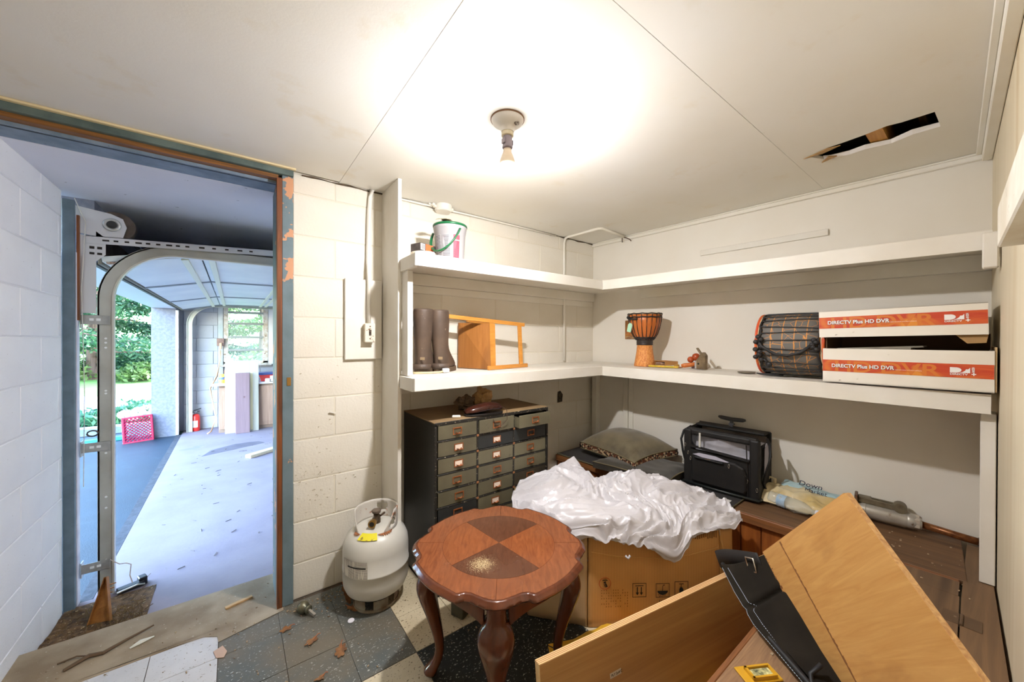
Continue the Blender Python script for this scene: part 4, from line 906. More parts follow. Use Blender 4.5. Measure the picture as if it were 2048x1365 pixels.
# ------------------------------------------------------------------ big carton and the white sheet
A1=R(-34.8)
t=thing('cardboard_box','large battered brown shipping carton with handling symbols, under white sheet','box',(1.26,1.09,0),A1)
def wallpanel(name,a,b,z0,z1,m,bulge=.0,nu=24,nv=12,par=None,sag=0):
    a=Vector((*a,0)); b=Vector((*b,0)); nrm=Vector(((b-a).y,-(b-a).x,0)).normalized()
    def f(u,v): 
        p=a.lerp(b,u); p=p+nrm*(bulge*math.sin(PI*u)*math.sin(PI*v)**.5+.004*noise.noise(Vector((u*4,v*3,a.x*5)))); p.z=z0+(z1-z0)*v-sag*math.sin(PI*u)*v; return p
    bm=BM(); grid(bm,nu,nv,f); return obj(name,bm,m,par,smooth=True,solid=.005)
CARDF=NB('corrugated_card'); wv=CARDF.n('ShaderNodeTexWave',bands_direction='X'); wv.inputs['Scale'].default_value=26; wv.inputs['Distortion'].default_value=.4; CARDF.l(CARDF.co(),wv.inputs[0])
cf=CARDF.mix(CARDF.ramp(CARDF.noise(3,4,.6),.35,.65),(222,170,106),(208,154,90)); cf=CARDF.mix(CARDF.ramp(wv.outputs['Fac'],.8,1,0,.16),cf,(160,112,62)); CARDF.bump(wv.outputs['Fac'],.12,.001); CARDF=CARDF.out(cf,.6)
wallpanel('front_panel',(.0,0),(.60,0),.004,.430,CARDF,.012,par=t)
wallpanel('corner_panel',(.603,0),(.68,.035),.004,.425,CARDF,.0,8,par=t)
wallpanel('side_panel',(.68,.037),(.67,.22),.004,.42,CARDF,.0,8,par=t)
wallpanel('left_panel',(-.262,.08),(-.003,.003),.004,.42,mt('grey_brown_card',(200,172,134),.7,c2=(188,158,118),sc=5),.01,par=t)  # left panel in a greyer brown card than the front
wallpanel('back_panel',(.66,.24),(.15,.50),.004,.42,CARDF,0,par=t); wallpanel('back_panel',(.14,.50),(-.2,.42),.004,.42,CARDF,0,par=t); wallpanel('back_panel',(-.2,.42),(-.262,.085),.004,.42,CARDF,0,par=t)
obj('box_base',prism(BM(),[(-.255,.085),(0,.008),(.60,.008),(.67,.05),(.66,.22),(.15,.48),(-.19,.41)],.001,.006),CARDF,t)
obj('fill_sheet',prism(BM(),[(-.24,.10),(0,.02),(.59,.02),(.65,.06),(.64,.21),(.15,.46),(-.18,.40)],.38,.385),CARDF,t)
CRE=mt('crease_light',(220,172,106),.6)
bm=BM(); tube(bm,[(.01,-.013,.345),(.12,-.020,.328),(.3,-.024,.318),(.45,-.020,.326),(.59,-.006,.35)],.0022,5); tube(bm,[(.60,-.004,.43),(.604,-.004,.38),(.62,-.001,.33)],.004,5)
obj('crease',bm,CRE,t)
obj('torn_edge',tube(BM(),[(.598,-.004,.43),(.603,-.004,.39),(.615,-.002,.35)],.003,5),mt('torn_white',(214,200,180),.8),t)
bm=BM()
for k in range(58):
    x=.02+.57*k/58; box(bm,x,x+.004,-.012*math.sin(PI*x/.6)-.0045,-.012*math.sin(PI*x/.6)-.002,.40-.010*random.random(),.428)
obj('fluted_edge',bm,mt('flute_brown',(150,104,56),.7),t)['kind']='stuff'  # row of darker brown bars along the top edge
def sym(poly,par,x,z,m,y=-.0155,rot=0):
    mx=Matrix.Translation((x,y,z))@Matrix.Rotation(PI/2,4,'X')@Matrix.Rotation(rot,4,'Z'); bm=BM()
    for P in poly: prism(bm,P,0,.0004,M=mx)
    return obj('printed_symbol',bm,m,par)
def frame_(s,w=.0022): return [[(-s,-s),(s,-s),(s,-s+w),(-s,-s+w)],[(-s,s-w),(s,s-w),(s,s),(-s,s)],[(-s,-s),(-s+w,-s),(-s+w,s),(-s,s)],[(s-w,-s),(s,-s),(s,s),(s-w,s)]]
arr=lambda x:[[(x-.0022,.014),(x-.0022,-.010),(x+.0022,-.010),(x+.0022,.014)],[(x-.007,-.010),(x,-.023),(x+.007,-.010)]]
s=.031
sym(frame_(s)+arr(-.009)+arr(.009)+[[(-.018,.018),(.018,.018),(.018,.021),(-.018,.021)]],t,.224,.176,PRINT,-.0215)
um=[(.024*math.cos(a),-.002+.018*math.sin(a)) for a in np.linspace(PI,2*PI,10)]
drops=[[(x,z),(x+.003,z),(x+.003,z-.003),(x,z-.003)] for x,z in ((-.02,-.018),(-.012,-.022),(-.005,-.024),(.004,-.022),(.010,-.020),(-.015,-.025),(-.001,-.019))]
hk=[[(-.001,-.002),(.001,-.002),(.001,.018),(-.001,.018)],[(-.001,.018),(.001,.018),(.006,.023),(.005,.026)],[(.005,.023),(.009,.021),(.010,.023),(.006,.026)]]
sym(frame_(s)+[um[:]]+hk+drops,t,.329,.173,PRINT,-.022)
sym(frame_(s)+[[(-.009,-.024),(.009,-.024),(.009,-.004),(.004,.004),(-.004,.004),(-.009,-.004)],[(-.001,.004),(.001,.004),(.001,.018),(-.001,.018)],[(-.010,.018),(.010,.018),(.010,.021),(-.010,.021)]],t,.415,.178,PRINT,-.0195)
ringp=[]; 
for k in range(24):
    a,b=2*PI*k/24,2*PI*(k+1)/24; ringp.append([(.027*math.cos(a),.027*math.sin(a)),(.027*math.cos(b),.027*math.sin(b)),(.0245*math.cos(b),.0245*math.sin(b)),(.0245*math.cos(a),.0245*math.sin(a))])
sym(ringp,t,.072,.205,mt('red_ink',(190,84,48),.7),-.014)
sym([[(-.012,.012),(.012,.012),(.010,.016),(-.010,.016)],[(-.008,.004),(.002,.010),(.006,.004),(-.002,.0)],[(-.002,.002),(.006,.0),(.012,-.014),(.006,-.018)],[(-.006,-.002),(-.002,-.004),(.004,-.016),(.001,-.018)]],t,.072,.205,PRINT,-.0142)
text("Q'TY: 1PC / CTN",.018,PRINT,(.445,-.022,.128),t,rot=(PI/2,PI,0))
bm=BM()
for r_ in range(7):
    for q in range(12):
        if random.random()<.7: x=.055+.0105*q; box(bm,x,x+.004,-.0166,-.0162,.10+.012*r_,.106+.012*r_)
obj('faint_print',bm,mt('faint_ink',(162,112,60),.7),t)['kind']='stuff'
obj('shipping_label',B(-.02,.02,-.0011,0,-.012,.012),PAPER,t)
o=bpy.data.objects['shipping_label']; o.location=(-.10,.022,.075); o.rotation_euler=(0,R(35),R(-17))
for z in (-.006,0,.006):
    q=obj('label_print',B(-.015,.012,-.0016,-.0012,z-.0014,z+.0014),PRINT,o)
# sheet
import bisect
rows=[[(-.30,.10,.375),(-.15,.01,.335),(.00,-.035,.405),(.13,-.055,.385),(.25,-.065,.37),(.36,-.070,.315),(.455,-.045,.400),(.56,-.030,.435),(.70,-.005,.440)],
[(-.33,.18,.42),(-.17,.05,.43),(.01,.00,.455),(.13,-.01,.46),(.25,-.02,.44),(.37,-.03,.42),(.46,.01,.455),(.58,.03,.465),(.72,.04,.455)],
[(-.33,.29,.435),(-.16,.18,.505),(.01,.15,.49),(.13,.15,.475),(.25,.14,.50),(.36,.14,.485),(.46,.15,.505),(.58,.14,.49),(.71,.13,.465)],
[(-.29,.40,.45),(-.12,.36,.53),(.04,.36,.51),(.14,.32,.505),(.24,.29,.54),(.36,.27,.545),(.46,.26,.52),(.57,.24,.50),(.69,.20,.46)],
[(-.24,.48,.435),(-.09,.52,.50),(.05,.54,.545),(.13,.46,.475),(.22,.40,.50),(.34,.38,.53),(.46,.36,.50),(.56,.31,.465),(.66,.26,.43)]]
NET=np.array(rows)
def cr(P,t):
    n=len(P)-1; x=t*n; i=min(int(x),n-1); f=x-i
    p0,p1,p2,p3=P[max(i-1,0)],P[i],P[i+1],P[min(i+2,n)]
    return .5*((2*p1)+(-p0+p2)*f+(2*p0-5*p1+4*p2-p3)*f*f+(-p0+3*p1-3*p2+p3)*f**3)
def sheetf(u,v):
    P=cr(np.array([cr(r_,u) for r_ in NET]),v); p=Vector(P)
    q=Vector((u*5.2+1.3*noise.noise(Vector((u*3,v*3,4))),v*3.4,3.3))
    rd=lambda q:(1-2.2*abs(noise.noise(q)))
    e=.45+.55*min(1,5*v)
    def vr(q):
        dd,_=noise.voronoi(q); return .55-min(1.2,(dd[1]-dd[0]))
    w2=Vector((noise.noise(q*.8),noise.noise(q*.8+Vector((7,0,0))),0))*.5
    sh=lambda q:.8-abs(noise.noise(q))**.8*2.4
    d=.018*vr(q*.8+w2)+.012*vr(q*1.9+w2+Vector((5,1,2)))+.016*sh(q*1.2+w2)+.011*sh(q*2.6+w2*2)+.005*sh(q*6)
    p.z+=d*e*1.25; p.y-=.012*rd(q*1.7+Vector((2,8,1)))*(1-v); p.x+=.010*noise.noise(q*2)
    if v<.02: p.z+=.012*noise.noise(Vector((u*30,0,1)))
    return p
t=thing('plastic_sheet','crumpled white plastic sheet draped over the big carton','sheet',(1.26,1.09,.012),A1)
SHM=mt('white_film',(200,196,198),.33,c2=(190,187,190),sc=3); SHM.node_tree.nodes['Principled BSDF'].inputs['Subsurface Weight'].default_value=.0
bm=BM(); grid(bm,210,120,sheetf); obj('sheet_surface',bm,SHM,t,auto=34,solid=.0012)
obj('stray_tab',tube(BM(),[(.145,-.066,.345),(.155,-.07,.335),(.165,-.068,.347)],.005,6),SHM,t,smooth=True)

# ------------------------------------------------------------------ small table
TA=R(-127)
t=thing('side_table','scalloped mahogany side table with cabriole legs and dusty top','table',(.812,1.146,0),TA)
MAH=wood('mahogany',(108,58,34),(80,42,26),2,6,6,.16,bs=.03); MAHX=wood('mahogany_border',(156,78,36),(118,52,24),0,9,4,.2,bs=.02,dist=4)
def rr(a):
    d=abs(((math.degrees(a)+45)%90)-45)
    K=[(0,.330),(5,.327),(10,.317),(15,.308),(19,.309),(22,.324),(23.5,.326),(30,.321),(45,.320)]
    for (a0,r0),(a1,r1) in zip(K,K[1:]):
        if d<=a1: f=(d-a0)/(a1-a0); f=f*f*(3-2*f) if a1<=22 else f; return r0+(r1-r0)*f
NT=360; angs=[2*PI*k/NT for k in range(NT)]
prof=[(.0,-.034,.478),(1,-.016,.478),(1,-.010,.480),(1,-.003,.484),(1,0,.490),(1,-.003,.496),(1,-.008,.4985),(1,-.010,.502),(1,-.014,.5045),(1,-.020,.505)]
secs=[]
for s_,o_,z_ in prof[1:]: secs.append([Vector(((rr(a)+o_)*math.cos(a),(rr(a)+o_)*math.sin(a),z_)) for a in angs])
bm=BM(); loft(bm,secs); obj('tabletop_edge',bm,MAH,t,auto=50)
def sector(r0,r1,a0,a1,z0,z1,n=24):
    P=[((r1(a) if callable(r1) else r1)*math.cos(a),(r1(a) if callable(r1) else r1)*math.sin(a)) for a in np.linspace(a0,a1,n)]
    Q=[(r0*math.cos(a),r0*math.sin(a)) for a in np.linspace(a1,a0,n)] if r0>0 else [(0,0)]
    bm=BM(); z=[bm.verts.new((x,y,z1)) for x,y in P+Q]; bm.faces.new(z)
    r_=bmesh.ops.extrude_face_region(bm,geom=bm.faces[:]); vv=[v for v in r_['geom'] if isinstance(v,bmesh.types.BMVert)]
    for v in vv: v.co.z=z0
    return bm
def veneer(name,c1,c2,rot):
    b=NB(name); f=b.noise(1,5,.6,1.5,co=b.co((10,60,1),(0,0,rot))); col=b.mix(b.ramp(f,.3,.7),c1,c2)
    vm=b.n('ShaderNodeVectorMath',operation='DISTANCE'); b.l(b.co(),vm.inputs[0]); vm.inputs[1].default_value=(.135,-.055,.505)
    dm=b.ramp(vm.outputs['Value'],.015,.085,1,0); sp=b.noise(420,2,.6); g=b.n('ShaderNodeMath',operation='ADD'); b.l(b.ramp(dm,0,1,-.26,.055),g.inputs[0]); b.l(sp,g.inputs[1])
    col=b.mix(b.ramp(g.outputs[0],.51,.57),col,(204,180,136))
    col=b.mix(b.ramp(b.noise(3.5,3,.5),.40,.80,0,.26),col,(142,112,88))
    b.out(col,.22); b.l(b.ramp(b.noise(5,3,.5),.3,.7,.20,.30),b.p.inputs['Roughness']); return b.m
V1=veneer('veneer_dark',(98,60,40),(82,48,32),0); V2=veneer('veneer_red',(146,84,46),(122,66,36),PI/2)
base=R(5)-TA
for k in range(4): obj('veneer_panel',sector(0,.212,base+k*PI/2+R(.25),base+(k+1)*PI/2-R(.25),.5045,.5056),V1 if k%2==0 else V2,t)
for k in range(4): obj('border_panel',sector(.213,lambda a:rr(a)-.0205,base+R(-42)+k*PI/2+R(.2),base+R(-42)+(k+1)*PI/2-R(.2),.5045,.5055),veneer('veneer_border_%d'%k,(144,84,50),(116,66,40),k*PI/2) if k<2 else bpy.data.materials['veneer_border_%d'%(k-2)],t)
# apron
for k in range(4):
    a=k*PI/2; c0,c1=a+R(9),a+PI/2-R(9); bm=BM(); n=20
    vs=[]
    for zz in (0,1,2,3):
        row=[]
        for i in range(n+1):
            u=i/n; th=c0+(c1-c0)*u; rad=.262; dz=.43-.045*(1-math.sin(PI*u))**2
            r_=rad if zz in (0,1) else rad-.018; z_=.479 if zz in (0,3) else dz
            row.append(bm.verts.new((r_*math.cos(th),r_*math.sin(th),z_)))
        vs.append(row)
    for a_,b_ in ((0,1),(1,2),(2,3)):
        for i in range(n): bm.faces.new((vs[a_][i],vs[a_][i+1],vs[b_][i+1],vs[b_][i]))
    obj('apron',bm,MAH,t,auto=40)
def leg_bm():
    bm=BM(); K=[(.478,.262,.028,.030),(.44,.262,.028,.030),(.405,.262,.028,.030),(.398,.266,.032,.044),(.375,.276,.036,.058),(.345,.280,.036,.060),(.30,.272,.032,.049),(.24,.254,.026,.035),(.18,.238,.021,.026),(.12,.226,.0175,.019),(.08,.227,.0170,.018),(.05,.238,.020,.021),(.03,.254,.026,.028),(.018,.262,.028,.032),(.006,.258,.022,.024),(.001,.256,.020,.022)]
    secs=[]
    for z,r_,wx,wy in K:
        pe=2.2 if z<.40 else 3.5; S_=[]
        for q in range(20):
            a=2*PI*q/20+PI/4*0; c,s_=math.cos(a),math.sin(a); m_=(abs(c)**pe+abs(s_)**pe)**(-1/pe)
            # diamond orientation: a ridge faces outwards
            x=m_*c*wx; y=m_*s_*wy; ca,sa=1,0
            S_.append(Vector((r_+x*ca-y*sa,x*sa+y*ca,z)))
        secs.append(S_)
    return loft(bm,secs[::-1])
for k in range(4):
    if k==0: lg=obj('leg',leg_bm(),MAH,t,smooth=True,sub=1)
    else: lg2=lg.copy(); COL.objects.link(lg2); lg2.parent=t; lg2.rotation_euler=(0,0,k*PI/2)

# ------------------------------------------------------------------ gas tank
t=thing('propane_tank','white propane tank with rusty collar and yellow sticker','gas tank',(.565,1.848,0),0)
TNK=mt('tank_paint',(212,208,198),.35,c2=(200,196,184),sc=5,dirt=(150,130,100),dsc=46,dth=(.74,.79),bs=.06,bsc=30)
r_=.153
P=[(0,.048),(.07,.050),(.11,.060),(.138,.082),(.150,.110),(r_,.14),(r_,.187),(r_+.0022,.189),(r_+.0022,.196),(r_,.198),(r_,.27),(.149,.305),(.136,.335),(.112,.358),(.075,.372),(.04,.377),(0,.378)]
obj('tank_body',lathe(BM(),P,56),TNK,t,smooth=True)
bm=BM()
for a0 in range(0,360,60): lathe(bm,[(.100,.001),(.102,.001),(.104,.052),(.102,.052),(.100,.001)],8,a0=R(a0+6),a1=R(a0+44),cap=False)
lathe(bm,[(.098,.001),(.106,.001),(.106,.012),(.098,.012),(.098,.001)],40,cap=False)
obj('foot_ring',bm,mt('foot_ring_paint',(150,142,124),.5,c2=(110,84,60),sc=16),t)
RST=mt('rusty_white',(210,204,194),.45,c2=(196,190,180),sc=6,dirt=(166,96,44),dsc=13,dth=(.60,.66))
va=R(235)   # opening of the collar, towards the camera
def collar():
    bm=BM(); n=72; rad=.098
    span=R(285); a_s=va+R(38); rows=8
    def zt(u): return .365+.085*min(1,8*u)*min(1,10*(1-u))+.004
    V=[]
    for j in range(rows+1):
        row=[]
        for i in range(n+1):
            u=i/n; a=a_s+span*u; z=.362+(zt(u)-.362)*j/rows
            row.append(bm.verts.new((rad*math.cos(a),rad*math.sin(a),z)))
        V.append(row)
    holes=[(.10,.50,.050,.26),(.50,.60,.055,.22),(.90,.50,.045,.26)]
    for j in range(rows):
        for i in range(n):
            u,v=(i+.5)/n,(j+.5)/rows
            if any(((u-a)/c)**2+((v-b)/d)**2<1 for a,b,c,d in holes): continue
            bm.faces.new((V[j][i],V[j][i+1],V[j+1][i+1],V[j+1][i]))
    return bm
obj('collar',collar(),RST,t,smooth=True,solid=.0035)
BRS=mt('aged_brass',(110,92,72),.45,.7,c2=(84,70,56),sc=40)
dx,dy=math.cos(va),math.sin(va)
bm=BM(); tube(bm,[(0,0,.372),(0,0,.40)],.020,12); tube(bm,[(0,0,.395),(0,0,.420)],.014,12); tube(bm,[(-dx*.02,-dy*.02,.400),(dx*.045,dy*.045,.400)],.014,12)
obj('valve_body',bm,BRS,t,auto=40)
bm=BM(); tube(bm,[(dx*.045,dy*.045,.400),(dx*.068,dy*.068,.400)],[.0165,.0185],14); obj('valve_outlet',bm,mt('brass_thread',(160,124,66),.4,.8),t)
obj('outlet_bore',tube(BM(),[(dx*.0681,dy*.0681,.400),(dx*.0688,dy*.0688,.400)],.012,12),DARK,t)
obj('valve_knob',lathe(BM(),[(0,.420),(.010,.420),(.022,.428),(.024,.434),(.022,.440),(.008,.443),(0,.443)],7),mt('valve_knob',(104,90,76),.6),t,auto=50)
obj('bleed_screw',tube(BM(),[(.02,.0,.405),(.045,.015,.408)],.005,8),BRS,t)
# stickers
bm=BM(); grid(bm,10,6,lambda u,v:(lambda a,rad,z:Vector((rad*math.cos(a),rad*math.sin(a),z)))(va-R(24)+R(44)*u,.1255-.034*v,.3525+.0175*v))
obj('yellow_sticker',bm,mt('yellow_sticker',(228,214,40),.5,dirt=(150,130,50),dsc=50,dth=(.6,.64)),t,smooth=True)
LB=linestext('tank_text',(224,218,204),(110,104,100),60,.4)
bm=BM(); grid(bm,16,6,lambda u,v:(lambda a:Vector(((r_+.003)*math.cos(a),(r_+.003)*math.sin(a),.194+.076*v)))(va-R(48)+R(52)*u))
obj('data_label',bm,LB,t,smooth=True)
bm=BM(); grid(bm,6,3,lambda u,v:(lambda a:Vector(((r_+.0036)*math.cos(a),(r_+.0036)*math.sin(a),.240+.006*v)))(va-R(34)+R(35)*u)); obj('label_heading',bm,PRINT,t)
RUSTM=mt('rust',(160,100,56),.8,c2=(120,70,40),sc=60)
for q,(a_,w_) in enumerate(((va+R(42),R(20)),(va-R(38),R(12)))):
    bm=BM(); n=24
    top=[]; bot=[]
    for i in range(n+1):
        aa=a_+w_*(i/n*2-1); L_=(.006+.012*abs(math.sin(i*2.1)))*math.sin(PI*i/n)**.5; r0=.1006
        top.append(bm.verts.new((r0*math.cos(aa),r0*math.sin(aa),.3672))); r1=r0+L_; z1=.3672-.42*L_-4*L_*L_; bot.append(bm.verts.new((r1*math.cos(aa),r1*math.sin(aa),z1+.0008)))
    for i in range(n): bm.faces.new((top[i],top[i+1],bot[i+1],bot[i]))
    obj('rust_run',bm,RUSTM,t)

# ------------------------------------------------------------------ plywood, plank, canvas bag
P1=Vector((1.2478,.3703,.7084)); sU=Vector((.3769,.6166,.6912)); tR=Vector((-.4618,-.5218,.7173)); nC=Vector((-.8029,.5895,-.0881))
PF=Matrix((tR,sU,nC)).transposed().to_4x4(); PF.translation=P1
PLYW=NB('plywood_face'); f1=PLYW.noise(1,5,.6,1.2,co=PLYW.co((5,60,5),(0,0,R(-28)))); f2=PLYW.noise(1,4,.6,.6,co=PLYW.co((2.4,10,3),(0,0,R(-28))))
pc=PLYW.mix(PLYW.ramp(f1,.3,.7),(214,164,98),(196,142,78)); pc=PLYW.mix(PLYW.ramp(f2,.58,.74,0,.55),pc,(150,98,52)); PLYW.bump(f1,.08,.001); PLYW=PLYW.out(pc,.42)
PEDGE=wood('plywood_edge',(226,186,128),(176,124,76),0,16,10,.6)
def ply(name,label,x0,x1,y0,y1,z0,z1):
    t=thing(name,label,'plywood'); t.matrix_world=PF
    obj('face_veneer',B(x0,x1,y0,y1,z1-.0012,z1),PLYW,t); 
    bm=BM(); h=(z1-.0012-z0)/3
    obj('ply_core',B(x0,x1,y0,y1,z0,z1-.0012),PEDGE,t); return t
ply('plywood_sheet','honey plywood sheet leaning in front, largest and nearest the camera',
  .0274,.344,-.424,-.007,.004,.017)
ply('plywood_sheet','plywood sheet with splintered edge half hidden behind the front one',-.1675,.28,-.39,.016,-.047,-.034)
bm=BM()
for k in range(46):
    y=-.39+.40*k/46; box(bm,-.1680-.0008*random.random(),-.163+.006*random.random()**3,y,y+.008*random.random(),-.0345,-.0334)
sp=obj('splinter_shade_edge',bm,wood('splinter_dark',(150,98,56),(108,66,36),1,20),bpy.data.objects['plywood_sheet.001']); sp['kind']='stuff'
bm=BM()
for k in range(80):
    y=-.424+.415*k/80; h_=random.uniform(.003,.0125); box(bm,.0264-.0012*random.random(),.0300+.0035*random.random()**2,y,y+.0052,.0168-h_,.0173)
sp=obj('splinter_shade_edge',bm,bpy.data.materials['splinter_dark'],bpy.data.objects['plywood_sheet']); sp['kind']='stuff'  # dark strip along the edge: splinters plus painted-in shade of the gap
# canvas bag between plank and plywood
CAN=mt('black_canvas',(30,26,21),.95,spec=.15,c2=(42,37,30),sc=7,bs=.35,bsc=260,bd=.001)
t=thing('canvas_bag','black canvas apron bag with white stitching squeezed behind the plywood','bag'); t.matrix_world=PF
CL=np.array([(-.058,-.345,.069),(-.112,-.282,.068),(-.2305,-.1541,.070),(-.320,-.055,.045),(-.400,.045,.015)]); CR=np.array([(-.118,-.375,-.056),(-.118,-.30,-.055),(-.128,-.1531,-.052),(-.14,-.06,-.052),(-.165,.0116,-.052)])
def canv(u,v):
    def cr0(P,t):
        n=len(P)-1; x=t*n; i=min(int(x),n-1); f=x-i; return P[i]*(1-f)+P[i+1]*f
    p=Vector(cr0(CL,v)*(1-u)+cr0(CR,v)*u); q=.012*math.sin(PI*u)**.8
    p.x-=q*.6; p.z+=q+.006*noise.noise(Vector((u*3,v*5,1)))*math.sin(PI*u)-.018*math.exp(-((v-.60-.10*u)/.018)**2)*min(1,u*5)-.012*math.exp(-(u/.05)**2)
    p.y-=.010*math.sin(PI*u)*v
    return p
bm=BM(); grid(bm,40,70,canv); obj('front_cloth',bm,CAN,t,smooth=True,solid=.003)
bm=BM(); grid(bm,20,40,lambda u,v:canv(u*.9+.02,v)+Vector((.01,-.005,-.022))); obj('back_cloth',bm,CAN,t,smooth=True,solid=.003)
def stitch(u0,u1f,par,name='stitching'):
    bm=BM()
    for k in range(90):
        v=.02+.95*k/90; a=canv(u1f(v),v)+Vector((0,0,.0026)); b=canv(u1f(v+.006),v+.006)+Vector((0,0,.0026)); tube(bm,[a,b],.0008,4)
    o=obj(name,bm,mt('stitch_white',(196,210,226),.6),par); o['kind']='stuff'
stitch(0,lambda v:.24+.03*math.sin(v*4),t); stitch(0,lambda v:.05,t)
obj('side_binding',tube(BM(),[canv(0,v)+Vector((0,0,-.004)) for v in np.linspace(0,1,30)],.007,8),mt('binding_black',(24,24,26),.6),t,smooth=True)
bm=BM(); pts=[(-.46,.035,-.05),(-.475,.062,-.032),(-.458,.078,-.018),(-.38,.062,-.018),(-.30,.036,-.020),(-.20,-.002,-.030)]
pts=[Vector(p) for p in pts]; grid(bm,26,3,lambda u,v:(lambda p:p+Vector((.006,.032,0))*(v-.5)*1.5)(Vector(cr(np.array([list(q) for q in pts]),u)))); obj('shoulder_strap',bm,NYL2,t,smooth=True,solid=.003)
bm=BM(); grid(bm,20,3,lambda u,v:(lambda p:p+Vector((.02,.02,-.004))*(v-.5)*1.6)(Vector(cr(np.array([(-.46,.045,-.045),(-.49,.025,-.055),(-.53,.018,-.07),(-.57,.02,-.085),(-.61,.02,-.10)]),u)))); obj('shoulder_strap',bm,NYL2,t,smooth=True,solid=.003)
fr=[(-.258,-.012,-.012),(-.222,-.028,-.014),(-.206,.008,-.014),(-.242,.024,-.012)]
obj('strap_buckle',tube(BM(),fr,.0028,8,close=True),mt('chrome',(216,206,190),.2,.9),t,smooth=True)
obj('cord_loop',tube(BM(),[(-.10,-.26,.0),(-.115,-.275,.03),(-.10,-.30,.05),(-.07,-.33,.055)],.006,8),mt('binding_black',(24,24,26),.6),t,smooth=True)
# long plank
t=thing('plywood_plank','long pale plywood plank on edge, lowest left of the leaning boards','plank')
a=Vector((.683,.768,.372)); b=Vector((1.56,.612,.372)); dv=(b-a).normalized(); dn=Vector((.0,-.05,-.372)); dn=(dn-dv*dn.dot(dv)).normalized(); nn=dv.cross(dn)
FM=Matrix((dv,dn,nn)).transposed().to_4x4(); FM.translation=a; t.matrix_world=FM
L_=(b-a).length+.28
PFACE=wood('plank_face',(196,156,100),(160,118,70),0,4,12,.45,c3=(112,74,40))
sgn=1 if nn.y<0 else -1
obj('plank_core',B(0,L_,0,.372,min(0,-sgn*.023),max(0,-sgn*.023)),wood('plank_edge_ply',(240,206,152),(214,170,114),0,8,8,.6,dist=.1),t)
obj('plank_face',B(0.0015,L_,.0015,.370,min(0,sgn*.001),max(0,sgn*.001)),PFACE,t)
bm=BM()
for zz in (-.005,-.011,-.017): box(bm,0,L_,-.0006,0,sgn*zz-.0008,sgn*zz+.0008)
obj('ply_line',bm,mt('glue_line',(180,124,78),.7),t)['kind']='stuff'
obj('barcode_tag',B(.245,.290,.115,.130,min(sgn*.001,sgn*.0016),max(sgn*.001,sgn*.0016)),mt('tag_grey',(206,200,180),.6),t).rotation_euler=(0,0,0)
text('PLY 2x4 C',.010,PRINT,(.250,.126,sgn*.0018),t,rot=(PI if sgn<0 else PI,0,0))
# yellow things
YEL=mt('yellow_bag',(232,184,62),.4,c2=(214,160,40),sc=8,bs=.3,bsc=20,bd=.004)
t=thing('yellow_bag','crumpled yellow plastic bag on the floor beneath the big carton','bag',(1.19,.99,0),R(-20))
bm=crumpgrid(lambda u,v:(-.10+.36*u,-.14+.20*v,.01+.085*math.sin(PI*min(1,u*1.1))**.6*math.sin(PI*v)**.7),40,30,.016,4,8.8,.002); obj('bag_body',bm,YEL,t,smooth=True)
bm=BM(); prism(bm,[(-.18,.07),(-.205,-.02),(-.165,-.13),(-.135,-.085),(-.145,-.01),(-.155,.04)],.002,.010,bev=.002); prism(bm,[(-.18,.07),(-.155,.045),(-.07,.02),(-.05,.06)],.01,.018,bev=.002); obj('bag_rim',bm,YEL,t)
obj('dark_lining',prism(BM(),[(-.15,.04),(-.14,-.02),(-.12,-.06),(-.02,-.02),(-.05,.05)],.011,.016),mt('navy_lining',(28,32,38),.5),t)
text('BAG',.022,mt('grey_ink',(150,150,150),.6),(-.13,-.035,.0165),t,rot=(0,0,R(40)))
tag(recenter(obj('yellow_wedge',prism(BM(),[(1.60,.11),(1.66,.075),(1.672,.083),(1.72,.14),(1.72,.17)],.400,.414,bev=.001),YEL)) or bpy.data.objects['yellow_wedge'],'small yellow plastic wedge on the platform right of the plywood','wedge')
t=thing('yellow_latch','amber plastic latch box lying on the low platform before the bag','latch',(1.112,.368,.4005),R(-30)); t.scale=(.85,.85,.85)
AMB=mt('amber_plastic',(206,156,36),.35); bm=BM(); box(bm,-.07,.05,-.03,.03,0,.006,.002); obj('latch_base',bm,AMB,t)
bm=BM(); box(bm,-.045,.035,-.024,-.018,.006,.016); box(bm,-.045,.035,.012,.018,.006,.016); box(bm,-.045,-.038,-.024,.018,.006,.016); obj('latch_rim',bm,AMB,t)
obj('latch_insert',B(-.036,.03,-.016,.010,.006,.010),mt('insert_grey',(70,76,56),.5,c2=(230,224,160),sc=60),t)
t=thing('yellow_envelope','yellow padded envelope on the floor behind the plank','envelope',(1.36,.52,0),R(8)); obj('envelope_body',B(-.12,.12,-.05,.05,.002,.03,.01),YEL,t)
t=thing('small_dark_box','small dark green box on the floor behind the table leg','box',(.862,1.635-.13,0),R(25)); obj('box_shell',B(-.045,.055,-.03,.04,.001,.075,.004),mt('dark_green_box',(84,78,56),.7,c2=(60,58,44),sc=10),t); obj('box_lid',B(-.047,.057,-.032,.042,.076,.084,.002),mt('dark_green_lid',(96,88,62),.7),t)

